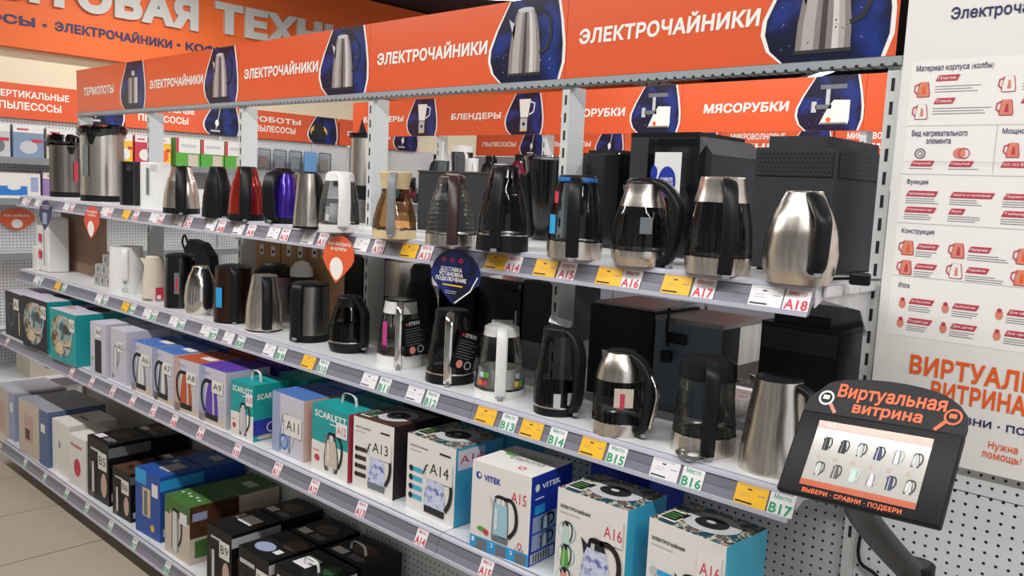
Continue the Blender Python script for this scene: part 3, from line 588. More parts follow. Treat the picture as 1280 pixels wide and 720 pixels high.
def crumpled(tilt, sc=1.12, th=.045, dx=0):
    def g(o, rz, R, H):
        rnd = random.Random(5 + int(dx * 1000)); n = 30; rings = []
        for k, (r, z) in enumerate(((.0, 0), (.9, 0), (1.0, .25), (1.0, .7), (.9, 1), (.6, 1.05), (.3, 1.15), (0, 1.1))):
            rings.append([(R * sc * r * math.cos(2 * PI * i / n) + dx, R * sc * r * math.sin(2 * PI * i / n), th * z + (rnd.uniform(-.007, .009) if 0 < k else 0)) for i in range(n)])
        vs = [v for r_ in rings for v in r_]; fs = [(j * n + i, j * n + (i + 1) % n, (j + 1) * n + (i + 1) % n, (j + 1) * n + i) for j in range(len(rings) - 1) for i in range(n)]
        l_ = MB().add(vs, fs, GLOSSB).build('crumpled_lid', o, 25); l_.location = (0, 0, H - .008); l_.rotation_euler = (R_(tilt) * .6, R_(tilt), 0)
    return g
kettle('tall thermopot with tilted crumpled black lid at left end of the top shelf', 64, 101, 182, 249, ZT, 'straight', [(0, .1, BLACK, 'base_band'), (.1, 1, DSTEEL, S)], 'none', 'arc', 200, Y=-.13, name='thermopot', grp='thermopots on the top shelf', bulge=.012, extra=both(badge(-165, .5, .03, .12, CRIM, 'control_panel'), crumpled(9, 1.24, .055)), cat='thermopot', spout=BLACK)
kettle('large stainless thermopot with flat crumpled black lid, right of the leaning lid', 103, 153, 168, 252, ZT, 'straight', [(0, .09, BLACK, 'base_band'), (.09, 1, STEEL, S)], 'none', 'arc', 150, Y=-.16, name='thermopot', grp='thermopots on the top shelf', bulge=.014, extra=both(badge(-196, .6, .04, .17, KGREY, 'level_window'), crumpled(-3, 1.16, .05, .004)), cat='thermopot', spout=BLACK)
kettle('slim glossy black thermopot next to the steel ones', 151, 183, 202, 258, ZT, 'straight', [(0, 1, GLOSSB, S)], 'flat', 'arc', 160, Y=-.2, name='thermopot', grp='thermopots on the top shelf', bulge=.01, switch=False, cat='thermopot', spout=GLOSSB)
kettle('slim white thermopot with grey level strip in front of a post', 177, 212, 203, 263, ZT, 'straight', [(0, 1, WHITEP, S)], 'flat', 'arc', 170, Y=-.22, name='thermopot', grp='thermopots on the top shelf', hmat2=WHITEP, lidmat=WHITEP, spout=WHITEP, bulge=.01, extra=badge(-200, .6, .014, .13, KGREY, 'level_window'), cat='thermopot')
TCONE = dict(lid='flat', handle='strip', hw=.046, ht=.02, hz=(.95, .04), bulge=.014)
kettle('conical brushed steel kettle, leftmost kettle of the top shelf', 205, 249, 207, 267.5, ZT, 'cone', [(0, .12, BLACK, 'base_band'), (.12, 1, STEEL, S)], phi=-2, **TCONE)
kettle('conical all black kettle left of the red one', 253, 291, 208, 272, ZT, 'cone', [(0, 1, BLACK, S)], phi=18, **TCONE)
kettle('conical red metallic kettle with black handle', 285, 331, 208, 276, ZT, 'cone', [(0, .12, BLACK, 'base_band'), (.12, 1, RED, S)], phi=-4, **TCONE)
kettle('purple metallic kettle with big black handle', 331, 374, 210, 280, ZT, 'jug', [(0, .12, BLACK, 'base_band'), (.12, .97, PURPLE, S), (.97, 1, BLACK, 'collar')], 'dome', 'arc', -32, hw=.055, ht=.02, bulge=.03, hz=(.93, .08), spout=PURPLE)
kettle('brushed steel kettle with dark side handle right of the purple one', 366, 402, 215, 286, ZT, 'taper', [(0, .04, BLACK, 'base_band'), (.04, 1, STEEL, S)], 'flat', 'arc', 62, hw=.028, bulge=.008, hz=(.94, .06))
kettle('white kettle with clear glass body and broad white base', 398, 449, 214, 291, ZT, 'jug', G(.14, .9, WHITEP, G_CLEAR, WHITEP), 'dome', 'strip', 12, hw=.042, bulge=.02, hmat2=WHITEP, lidmat=WHITEP, spout=WHITEP, hz=(.95, .12), extra=inside_band(.16, .5, LGREY, .5))
kettle('beige waisted glass kettle with grey handle', 465, 520, 214, 299, ZT, 'waist', G(.13, .76, BEIGE, G_AMBER, BEIGE), 'flat', 'strip', -8, hw=.028, bulge=.03, hmat2=MIDGREY, lidmat=BEIGE, spout=BEIGE, hz=(.93, .08))
kettle('ribbed glass kettle with dark brown handle and lid', 531, 594, 217, 308, ZT, 'cone', [(0, .15, STEEL, 'base_band'), (.15, .93, G_CLEAR, GL), (.93, 1, BROWN, 'collar')], 'dome', 'strip', 4, hw=.034, bulge=.022, hmat2=BROWN, lidmat=BROWN, spout=BROWN, ribs=14, hz=(.95, .03))
kettle('round glass kettle with black base and knob lid, between brown and blue-rimmed ones', 594, 660, 206, 315, ZT, 'cone', G(.2, .9, BLACK, G_SMOKE, GLOSSB), 'knob', 'strip', -14, hw=.032, bulge=.024, hz=(.95, .05), spout=BLACK)
kettle('glass kettle with blue rim and steel base in front of a post', 682, 752, 219, 325, ZT, 'jug', G(.2, .95, STEEL, G_SMOKE), 'flat', 'strip', -4, hw=.034, bulge=.03, hz=(.98, .04), rim=RIMBLUE, spout=BLACK, extra=both(badge(-48, .42, .024, .05, SKYB), badge(-50, .75, .016, .03, REDINK)))
kettle('glass kettle with steel collar and large looping black handle', 762, 836, 222, 334, ZT, 'bulb', G(.17, .72, STEEL, G_SMOKE, STEEL), 'dome', 'arc', 48, hw=.032, ht=.022, bulge=.04, hz=(.97, .05), extra=badge(-40, .5, .03, .04, KGREY, 'level_mark'))
kettle('tall glass kettle with wide steel collar and black bow handle', 854, 937, 221, 345, ZT, 'jug', G(.17, .76, STEEL, G_SMOKE, STEEL), 'flat', 'strip', 12, hw=.034, ht=.02, bulge=.034, hz=(.96, .03), lidmat=STEEL)
kettle('barrel-shaped brushed steel kettle above the A18 card', 951, 1042, 238, 357, ZT, [(0, .84), (.12, .95), (.32, 1), (.55, .94), (.75, .8), (.9, .62), (1, .5)], [(0, 1, STEEL, S)], 'flat', 'arc', 24, hw=.034, ht=.02, bulge=.024, hz=(.9, .16), lidmat=STEEL)
gm = dict(grp='kettles')
kettle('plain white cylindrical kettle beside the small grey boxes', 138, 179, 308, 368, ZM, 'cyl', [(0, 1, WHITEP, S)], 'none', 'arc', -5, hw=.03, ht=.01, bulge=.008, hmat2=WHITEP, lidmat=WHITEP, spout=WHITEP, hz=(.95, .3), base=False, extra=badge(0, .1, .03, .02, LGREY, 'badge'), **gm)
kettle('cream kettle with red flower print at the base', 178, 208, 320, 377, ZM, 'taper', [(0, .06, STEEL, 'base_band'), (.06, 1, CREAMP, S)], 'flat', 'arc', 75, hw=.026, ht=.01, bulge=.016, hmat2=CREAMP, lidmat=CREAMP, spout=CREAMP, extra=both(badge(-52, .18, .04, .06, REDINK, 'flower_print'), badge(-56, .1, .02, .02, WINK, 'flower_heart')), **gm)
kettle('boxy glossy black kettle with slim level window', 206, 243, 316, 386, ZM, 'cyl', [(0, 1, GLOSSB, S)], 'dome', 'arc', 50, hw=.03, bulge=.012, extra=both(badge(-60, .5, .022, .1, KGREY, 'level_window'), badge(-60, .48, .01, .06, REDINK, 'level_mark')), **gm)
kettle('oval polished steel kettle with black handle pad', 231, 270, 332, 395, ZM, 'barrel', [(0, .07, STEEL, 'base_band'), (.07, 1, CHROME, S)], 'flat', 'strip', 28, hw=.036, bulge=.01, hz=(.88, .15), lidmat=STEEL, **gm)
kettle('bronze brown cylindrical kettle with blue sticker', 268, 314, 330, 405, ZM, 'cyl', [(0, .04, BLACK, 'base_band'), (.04, 1, BROWNM, S)], 'dome', 'strip', 4, hw=.036, bulge=.012, hz=(.97, .05), spout=BROWNM, extra=badge(-48, .48, .034, .085, SKYB), **gm)
kettle('tapered brushed steel kettle with black grip strip', 307, 353, 343, 416, ZM, 'jug', [(0, .03, BLACK, 'base_band'), (.03, 1, STEEL, S)], 'flat', 'strip', 8, hw=.042, bulge=.014, hz=(.95, .06), lidmat=STEEL, extra=badge(6, .09, .02, .006, WINK, 'logo_mark'), **gm)
kettle('black and dark steel kettle with side grip', 362, 411, 351, 429, ZM, 'cyl', [(0, .13, BLACK, 'base_band'), (.13, 1, DSTEEL, S)], 'dome', 'strip', -38, hw=.05, bulge=.012, hz=(.97, .1), **gm)
kettle('short round glass kettle with wide black handle', 410, 461, 368, 443, ZM, 'bulb', G(.2, .86, BLACK, G_SMOKE, BLACK), 'dome', 'arc', 38, hw=.036, ht=.022, bulge=.018, hz=(.96, .14), spout=BLACK, extra=inside_band(.22, .5, DGREY, .9), **gm)
kettle('white based glass kettle with chrome handle and black hang tag', 470, 527, 373, 461, ZM, 'taper', G(.18, .82, WHITEP, G_CLEAR, WHITEP), 'flat', 'strip', -2, hw=.026, bulge=.026, hmat2=CHROME, spout=WHITEP, hz=(.93, .05), extra=both(lambda o, r, R, H: hangtag(o, r, R, H, 34, .12), badge(-42, .48, .02, .1, mat('magenta_ink', 'c23c8a', .5))), **gm)
kettle('dark glass kettle with chrome handle and black hang tag', 531, 592, 386, 482, ZM, 'taper', G(.14, .95, BLACK, G_SMOKE, BLACK), 'flat', 'strip', -4, hw=.028, bulge=.028, hmat2=CHROME, hz=(.95, .04), spout=BLACK, extra=lambda o, r, R, H: hangtag(o, r, R, H, 36, -.3), **gm)
kettle('white glass kettle with white strip handle and fruit picture sleeve', 592, 655, 404, 499, ZM, 'taper', G(.1, .9, WHITEP, G_CLEAR, WHITEP), 'dome', 'strip', 2, hw=.034, bulge=.024, hmat2=WHITEP, lidmat=WHITEP, spout=WHITEP, hz=(.97, .06), extra=both(inside_band(.13, .42, WHITEP, .93), *[badge(a_, t_, .016, .016, m_, 'fruit_icon') for a_, t_, m_ in ((-50, .22, ORINK), (-36, .22, CRIM), (38, .22, TAGY), (52, .22, GREENP), (-48, .34, MINT), (-34, .34, GREENP), (42, .34, LGREY))]), **gm)
kettle('black glass kettle with rounded handle and white tag on the lid', 665, 723, 408, 522, ZM, 'jug', G(.1, .93, BLACK, G_SMOKE, BLACK), 'flat', 'arc', 42, hw=.036, ht=.02, bulge=.026, hz=(.95, .08), spout=BLACK, extra=both(inside_band(.13, .34, DGREY, .94), badge(-40, .2, .02, .04, LGREY, 'label_sticker'), badge(-8, .22, .018, .035, LGREY, 'label_sticker')), **gm)
kettle('glass kettle with steel dome collar and chrome-edged black handle', 738, 803, 437, 548, ZM, [(0, .97), (.15, 1), (.45, .99), (.68, .93), (.84, .82), (.94, .66), (1, .56)], G(.15, .68, STEEL, G_SMOKE, STEEL), 'flat', 'arc', 50, hw=.032, ht=.022, bulge=.032, hz=(.93, .08), extra=both(badge(-40, .5, .05, .05, BEIGEP, 'sticker'), badge(-46, .46, .02, .04, CRIM, 'sticker'), lambda o, r, R, H: MB().sweep(curve([(r(.9)[0] + .035, 0, r(.9)[1]), (r(.5)[0] + .058, 0, r(.6)[1]), (r(.12)[0] + .04, 0, r(.16)[1])], 12), .014, .006, CHROME, 8).build('handle_trim', o, 60)), **gm)
kettle('straight glass kettle with black lid, black handle and steel base', 837, 917, 446, 573, ZM, [(0, 1), (.2, .98), (.83, .84), (.845, .9), (1, .86)], G(.2, .84, STEEL, G_CLEAR, BLACK), 'dome', 'strip', 8, hw=.036, ht=.022, bulge=.026, hz=(.97, .05), spout=BLACK, **gm)
kettle('tall brushed steel kettle with black lid beside the touch screen stand', 922, 1006, 470, 598, ZM, 'taper', [(0, 1, STEEL, S)], 'flat', 'arc', 58, hw=.03, ht=.018, bulge=.034, hz=(.9, .3), extra=badge(-30, .06, .016, .004, INK, 'logo_mark'), **gm)
# white cards lying on two lids of the middle shelf
for x, y, z, a, l in ((622, 402, 0, -5, 'white product tag lying on the lid of the white fruit kettle'), (690, 410, 1, 35, 'white product tag propped on the lid of the black glass kettle')):
    K_ = [q for q in bpy.data.objects if q.get('label', '').startswith(('white glass kettle with white strip', 'black glass kettle with rounded')[z])][0]; T_ = max((K_.location.z + v.co.z) for c_ in K_.children if c_.type == 'MESH' for v in c_.data.vertices)
    o = thing('lid_tag', l, 'tag', (K_.location.x, K_.location.y, T_ + (.002 if z == 0 else .012)), R_(40)); MB().bbox(-.032, -.012, 0, .032, .012, .003, WHITEP, .0012, 1).build('card', o); o.rotation_euler = (R_((22, 48)[z]), R_((0, 14)[z]), R_(40))
    p = Print((0, 0, .003), (1, 0, 0), (0, 1, 0), (0, 0, 1)); p.rect(-.027, -.008, -.014, .008, LGREY, 1); p.lines(.008, .004, .028, 3, .005, GREYINK, 1, .001); p.build('printing', o)
# clear plastic dish on the rail by the B16 card
P = at(866, 572, Z=ZM + .001); o = thing('plastic_dish', 'small clear plastic dish on the shelf edge above the B16 card', 'dish', P); MB().lathe([(0, .001), (.03, .001), (.042, .008), (.044, .012), (.04, .012), (.03, .004)], ACRYL, 24).build('dish', o, 40); MB().lathe([(0, .003), (.014, .006), (.01, .008), (0, .009)], LGREY, 10).build('label_stub', o, 40)

# ------------------------------------------------------------------ cartons
def carton(label, x, y, rz, W, D, H, Z, fm, sm, tm_, front=None, side=None, top=None, handle=False, grp='kettle cartons on the upper box shelf', cat='box', lm=None, rearname='product_box'):
    o = thing(rearname, label, cat, (x, y, Z), R_(rz), grp)     # x,y = front left bottom corner
    MB().box(0, 0, 0, W, D, H, fm, fm, sm, tm_, lm or sm).build('carton', o)
    MB().box(.004, .003, H, W - .004, D * .5, H + .0008, tm_).build('lid_flap', o)
    for fn, org, U, V, N, nm in ((front, (0, 0, 0), (1, 0, 0), (0, 0, 1), (0, -1, 0), 'front_print'), (side, (W, 0, 0), (0, 1, 0), (0, 0, 1), (1, 0, 0), 'side_print'), (top, (0, 0, H + .0009), (1, 0, 0), (0, 1, 0), (0, 0, 1), 'top_print')):
        if fn:
            p = Print(org, U, V, N, .0005); fn(p, W if nm != 'side_print' else D, H if nm != 'top_print' else D); p.build(nm, o)
    if handle:
        MB().sweep(curve([(W * .3, D * .4, H - .003), (W * .36, D * .4, H + .035), (W * .64, D * .4, H + .035), (W * .7, D * .4, H - .003)], 14), .012, .0025, WHITEP, 6, ref=(0, 1, 0)).build('carry_handle', o, 60)
    return o
def num(p, s_, u, v, w_, h_, paper=True, ink=INK, l=5):
    if paper: p.rect(u - w_ * .18, v - h_ * .55, u + w_ * 1.18, v + h_ * 1.5, BOXW, l)
    p.text(s_, u, v, u + w_, v + h_, ink, l + 1, .0)
def f_plain(n, paper=True, ink=INK, kb=KGREY, kh=INK, bg=None, kind='cone', pos=(.55, .64)):
    def g(p, W, H):
        if bg: p.rect(0, 0, W * .22, H, bg, 1); p.rect(0, 0, W, H * .16, BEIGEP, 1)
        p.kettle(W * .02, H * .08, W * .78, H * .8, kb, kh, 2, kind=kind, flip=True, base=INK)
        for k in range(3): p.rect(W * .78, H * (.2 + .12 * k), W * .92, H * (.27 + .12 * k), LGREY, 2)
        num(p, n, W * pos[0], H * pos[1], W * .3, H * .11)
        p.lines(W * .1, H * .9, W * .5, 2, .008, GREYINK, 2)
    return g
def f_scar(n):
    def g(p, W, H):
        p.rect(0, 0, W, H * .45, BOXW, 1); p.text('SCARLETT', W * .08, H * .82, W * .95, H * .92, WINK, 2, .02); p.rect(W * .5, H * .76, W * .75, H * .775, WINK, 2)
        p.kettle(W * .32, H * .06, W * .9, H * .66, KGREY, INK, 2, kind='tall' if n == 'A10' else 'round', win=BEIGEP if n != 'A10' else LGREY); p.ell(W * .16, H * .2, W * .08, H * .05, CRIM, 2, 10); p.rect(W * .04, H * .3, W * .22, H * .32, SALMON, 2)
        p.rect(W * .68, H * .62, W * .98, H * .84, TAGW, 5); p.text(n, W * .71, H * .67, W * .95, H * .78, REDINK, 6, .0)
    return g
def s_scar(p, W, H): p.text('SCARLETT', W * .1, H * .74, W * .9, H * .84, WINK, 2, .02); p.rect(0, H * .1, W, H * .38, BLUEV, 1); p.ring(W * .5, H * .22, .02, .02, .004, WINK, 2); p.ell(W * .4, H * .06, W * .3, H * .04, BEIGEP, 2)
def f_el(n, acc, base=INK, lay=0):
    def g(p, W, H):
        p.text('ЭЛЕКТРОЧАЙНИК', W * .06, H * .85, W * .44, H * .885, INK, 2, .01); p.rect(W * .06, H * .8, W * .3, H * .815, LGREY, 2); p.rect(W * .68, H * .86, W * .9, H * .885, INK, 2)
        for k in range(4): p.ell(W * .1, H * (.56 - .12 * k), W * .045, W * .045, INK, 3, 10); p.rect(W * .14, H * (.53 - .12 * k), W * .34, H * (.59 - .12 * k), acc, 2)
        p.kettle(W * .34, H * .06, W * 1.0, H * .7, WATER, INK, 3, kind='cone', base=base if base else None, top=None)
        num(p, n, W * .5, H * .58, W * .38, H * .14); p.band([(W * .36, H * .54), (W * .42, H * .66), (W * .46, H * .68)], .005, INK, 6)
    return g
def f_a16(n, circles=True):
    def g(p, W, H):
        p.text('ЭЛЕКТРОЧАЙНИК', W * .05, H * .80, W * .5, H * .845, INK, 2, .03); p.rect(W * .05, H * .75, W * .34, H * .765, LGREY, 2)
        cols = (TAGY, GREENP, CRIM)
        if circles:
            for k in range(3):
                c = H * (.56 - .25 * k); p.ell(W * .17, c, W * .13, W * .13, CYAN, 2); p.ell(W * .17, c, W * .122, W * .122, BOXW, 3); p.kettle(W * .08, c - .032, W * .27, c + .03, (MINT, GREENP, SALMON)[k], INK, 4, kind='cone', top=INK)
        else:
            for k in range(4): p.ell(W * .1, H * (.5 - .13 * k), W * .055, W * .055, LGREY, 3, 12); p.rect(W * .15, H * (.475 - .13 * k), W * .42, H * (.53 - .13 * k), SKYB, 2)
        p.kettle(W * .34, H * .03, W * 1.0, H * .62, WATER, INK, 4, kind='cone', top=INK, base=INK)
        p.rect(W * .66, H * .6, W * .96, H * .88, BOXW, 5); p.text(n, W * .7, H * .66, W * .95, H * .78, REDINK, 6, .0)
    return g
def t_pat(p, W, D):
    p.ell(W * .55, D * .5, W * .34, D * .34, LGREY, 2, 28); p.ell(W * .55, D * .5, W * .2, D * .2, INK, 3, 24); p.ell(W * .53, D * .52, W * .06, D * .05, LGREY, 4, 8); p.rect(W * .04, D * .1, W * .28, D * .5, BOXW, 2); p.rect(W * .06, D * .14, W * .26, D * .46, INK, 3); p.lines(W * .08, D * .36, W * .24, 3, D * .08, GREENP, 4, .004)
def s_cy(n):
    def g(p, W, H):
        if n: p.rect(W * .04, H * .72, W * .6, H * .97, TAGW, 2); p.text(n, W * .08, H * .8, W * .55, H * .9, REDINK, 3, .0)
        p.rect(W * .3, H * .15, W * .8, H * .55, mat('soft_cyan_print', '5cbcd6', .5, var=0), 1); p.rect(W * .35, H * .2, W * .6, H * .3, TAGW, 2) if n else None
    return g
def f_vit(p, W, H):
    p.ell(W * .12, H * .845, W * .05, W * .05, BLUEV, 2); p.ell(W * .135, H * .85, W * .025, W * .03, BOXW, 3, 10); p.text('VITEK', W * .21, H * .8, W * .5, H * .87, BLUEV, 2, .04)
    p.text('A15', W * .68, H * .66, W * .93, H * .78, REDINK, 2, .0)
    p.rect(0, 0, W, H * .14, SKYB, 1); 
    for k in range(3): p.rect(W * (.12 + .33 * k), H * .0, W * (.3 + .33 * k), H * .12, KGREY, 2); p.text(str(k + 1), W * (.04 + .33 * k), H * .07, W * (.08 + .33 * k), H * .12, WINK, 3)
    p.kettle(W * .3, H * .16, W * .84, H * .7, LGREY, INK, 2, kind='tall', base=KGREY, win=mat('pale_aqua_print', '9fc6d6', .5)); p.ell(W * .2, H * .24, W * .08, H * .03, GREENP, 2, 8); p.ell(W * .28, H * .22, W * .05, H * .035, CRIM, 3, 8)
    p.ring(W * .85, H * .2, .008, .01, .003, CRIM, 2, 10); p.text('1,7л', W * .78, H * .1 + .008, W * .92, H * .1 + .018, INK, 2, 0)
def s_vit(p, W, H):
    p.ell(W * .14, H * .86, .01, .011, WINK, 2, 12); p.text('VITEK', W * .24, H * .83, W * .7, H * .89, WINK, 2, .04); p.rect(W * .1, H * .73, W * .3, H * .745, WINK, 2); p.rect(W * .1, H * .56, W * .34, H * .66, SKYB, 2); p.rect(W * .65, H * .62, W * .98, H * .72, TAGW, 2)
    for k in range(2): p.rect(W * .06, H * (.16 + .2 * k), W * .7, H * (.34 + .2 * k), LILACB, 2); p.kettle(W * .2, H * (.17 + .2 * k), W * .6, H * (.33 + .2 * k), KGREY, INK, 3, kind='tall')
    p.rect(W * .04, H * .02, W * .6, H * .13, LGREY, 2)
    for k in range(7): p.rect(W * (.1 + .06 * k), H * .03, W * (.13 + .06 * k), H * .12, INK, 3)
def t_vit(p, W, D): p.text('подари\nЕвропа', W * .3, D * .4, W * .85, D * .75, GREYINK, 2, 0); p.ell(W * .22, D * .6, W * .1, D * .06, GREENP, 2, 8); p.ring(W * .7, D * .2, .012, .012, .004, CRIM, 2, 10)
def f_food(n):
    def g(p, W, H):
        p.ell(W * .45, H * .5, W * .4, H * .42, FOOD, 2, 24); p.ring(W * .6, H * .62, W * .28, H * .3, .012, LGREY, 3); p.ell(W * .62, H * .66, W * .1, H * .1, BROWN, 4, 12); p.ell(W * .4, H * .25, W * .14, H * .12, BEIGE, 4, 12); num(p, n, W * .8, H * .72, W * .14, H * .12)
    return g
A = [ # label, x, y, yaw, W, D, H, front, side, top mats, prints
 ('black slow cooker box at the left end of the upper box shelf', -4.92, -.464, 0, .34, .3, .268, BOXK, BOXK, BOXL, lambda p, W, H: (p.ring(W * .3, H * .5, .06, .07, .01, KGREY, 2), p.rect(W * .7, H * .1, W * .75, H * .6, BEIGE, 2), num(p, 'A1', W * .5, H * .7, W * .2, H * .12)), None, None, 0),
 ('teal box with round food pictures, beside the black cooker box', -4.53, -.49, 2, .355, .3, .285, BOXK, TEAL, BOXL, f_food('A2'), None, lambda p, W, D: p.ell(W * .5, D * .5, W * .3, D * .12, DGREY, 2), 0),
 ('teal sided box with food pictures and A3 label', -4.10, -.49, 2, .335, .34, .268, TEAL, TEAL, BOXL, f_food('A3'), None, lambda p, W, D: (p.ell(W * .6, D * .5, W * .3, D * .14, DGREY, 2), p.rect(W * .1, D * .2, W * .3, D * .3, SALMON, 2)), 0),
 ('white kettle box labelled A4 with dark kettle picture', -3.605, -.468, 4, .16, .2, .263, BOXL, BOXL, BOXL, lambda p, W, H: (p.rect(W * .3, H * .06, W * .72, H * .68, DGREY, 2), num(p, 'A4', W * .4, H * .78, W * .3, H * .1), p.ell(W * .14, H * .3, .008, .012, GREENP, 2, 8)), None, None, 0),
 ('pale lilac kettle box labelled A5', -3.415, -.445, 0, .175, .22, .257, BOXL, BOXL, BOXL, lambda p, W, H: (p.kettle(W * .12, H * .25, W * .6, H * .7, LGREY, GREYINK, 2, kind='tall'), p.rect(W * .1, H * .06, W * .2, H * .14, KGREY, 2), num(p, 'A5', W * .5, H * .64, W * .3, H * .1)), None, None, 0),
 ('blue topped kettle box labelled A6', -3.172, -.448, 1, .205, .2, .232, BOXL, BOXL, MIDBLUE, f_plain('A6', kb=LGREY, bg=LILACB), None, lambda p, W, D: p.rect(W * .5, D * .4, W * .95, D * .6, TAGW, 2), 0),
 ('blue topped kettle box labelled A7', -2.948, -.445, -1, .205, .2, .234, BOXL, BOXL, MIDBLUE, f_plain('A7', kb=KGREY, bg=LILACB), None, lambda p, W, D: p.rect(W * .5, D * .4, W * .95, D * .6, TAGW, 2), 0),
 ('burnt orange topped kettle box labelled A8', -2.72, -.455, 4, .192, .2, .231, BOXL, BOXL, ORBR, f_plain('A8', kb=ORBR, bg=PINKB), None, lambda p, W, D: p.rect(W * .5, D * .3, W * .95, D * .5, TAGW, 2), 0),
 ('violet topped kettle box labelled A9', -2.517, -.446, 2, .205, .2, .233, BOXL, BOXL, PURC, f_plain('A9', kb=PURC, bg=LILACB), None, None, 0),
 ('teal kettle box with white brand lettering and red A10 sticker', -2.251, -.45, 4, .15, .16, .22, TEAL, TEAL, TEAL, f_scar('A10'), s_scar, None, 1),
 ('pale blue kettle box labelled A11 between two teal boxes', -1.985, -.428, 0, .205, .2, .227, BOXL, BEIGEP, MIDBLUE, lambda p, W, H: (p.rect(0, 0, W * .25, H, LILACB, 1), p.kettle(W * .2, H * .06, W * .75, H * .72, LGREY, LGREY, 2, kind='cone', win=LILACB), p.ring(W * .4, H * .22, .028, .03, .008, BLUEPL, 4), num(p, 'A11', W * .48, H * .44, W * .4, H * .16)), None, None, 0),
 ('teal kettle box with white brand lettering and red A12 sticker', -1.72, -.432, 0, .212, .2, .237, TEAL, CRIM, TEAL, f_scar('A12'), None, None, 1),
 ('white kettle box labelled A13 with dark brown side', -1.483, -.43, 4, .195, .2, .241, BOXW, BOXBR, DARKPIC, f_el('A13', BROWN, KGREY), None, t_pat, 0),
 ('white kettle box labelled A14 with light blue side', -1.22, -.418, 0, .22, .2, .242, BOXW, CYAN, FRUIT, f_el('A14', CYAN, INK), s_cy('A14'), t_pat, 0),
 ('white and royal blue kettle box with red A15 mark', -.885, -.462, 4, .21, .19, .251, BOXW, BLUEV, BOXW, f_vit, s_vit, t_vit, 0),
 ('white and cyan kettle box marked A16 with three round pictures', -.588, -.443, 0, .22, .17, .25, BOXW, CYAN, FRUIT, f_a16('A16'), s_cy(None), t_pat, 0),
 ('white and cyan kettle box marked A16 nearest the right end', -.313, -.432, -4, .213, .17, .25, BOXW, CYAN, FRUIT, f_a16('A16', False), s_cy(None), t_pat, 0)]
for (l, x, y, rz, W_, D_, H_, fm, sm, tm_, ff, sf, tf, hd) in A: carton(l, x, y, rz, W_, D_, H_, ZA, fm, sm, tm_, ff, sf, tf, bool(hd))
# second row boxes behind
for l, x, y, W_, D_, H_, m, tp, fr in [('royal blue kettle box standing behind the A15 and A16 boxes', -.66, -.21, .2, .18, .252, BLUEV, BOXW, lambda p, W, H: (p.ell(W * .14, H * .85, .009, .01, WINK, 2), p.text('VITEK', W * .24, H * .82, W * .66, H * .88, WINK, 2, .03))),
    ('teal kettle box in second row behind A12', -1.74, -.2, .21, .19, .235, TEAL, TEAL, None), ('blue kettle box in second row behind A11', -2.0, -.2, .2, .19, .22, MIDBLUE, MIDBLUE, None), ('dark patterned box in second row behind A13', -1.49, -.19, .2, .18, .24, BOXBR, DARKPIC, None), ('patterned box in second row behind A14', -1.22, -.19, .21, .18, .24, CYAN, FRUIT, None),
    ('dark teal box in second row behind A10', -2.26, -.23, .2, .2, .22, TEAL, TEAL, None), ('violet box in second row behind A9', -2.51, -.2, .2, .19, .23, PURC, PURC, None), ('burnt orange box in second row behind A8', -2.74, -.2, .19, .19, .23, ORBR, ORBR, None), ('blue box in second row behind A7', -2.96, -.2, .2, .19, .23, MIDBLUE, MIDBLUE, None), ('blue box in second row behind A6', -3.19, -.2, .2, .19, .23, MIDBLUE, MIDBLUE, None)]:
    carton(l, x, y, 0, W_, D_, H_, ZA, m, m, tp, fr)
# bottom shelf
GB = 'cartons on the bottom shelf'
def f_dark(n, m1=KGREY, tall=True, paper=True):
    def g(p, W, H):
        p.kettle(W * .1, H * .1, W * .5, H * .66, m1, INK, 2, kind='tall'); p.rect(W * .16, H * .8, W * .6, H * .84, LGREY, 2); p.ell(W * .78, H * .3, W * .14, H * .2, PINKB, 2, 12); num(p, n, W * .58, H * .62, W * .3, H * .14)
        for k in range(3): p.rect(W * .08, H * (.02 + .03 * k), W * .3, H * (.03 + .03 * k), GREYINK, 2)
    return g
def t_dark(p, W, D): p.ell(W * .5, D * .55, W * .28, D * .2, DARKPIC, 2, 20); p.rect(W * .1, D * .1, W * .4, D * .3, TAGW, 3); p.lines(W * .5, D * .25, W * .9, 3, D * .06, LGREY, 2, .004)
def s_band(c1, c2):
    def g(p, W, H): p.rect(0, H * .78, W, H * .94, c1, 1); p.rect(W * .1, H * .3, W * .5, H * .6, c2, 2); p.lines(W * .55, H * .6, W * .95, 5, .014, LGREY, 2); p.rect(W * .06, H * .08, W * .4, H * .2, LGREY, 2)
    return g
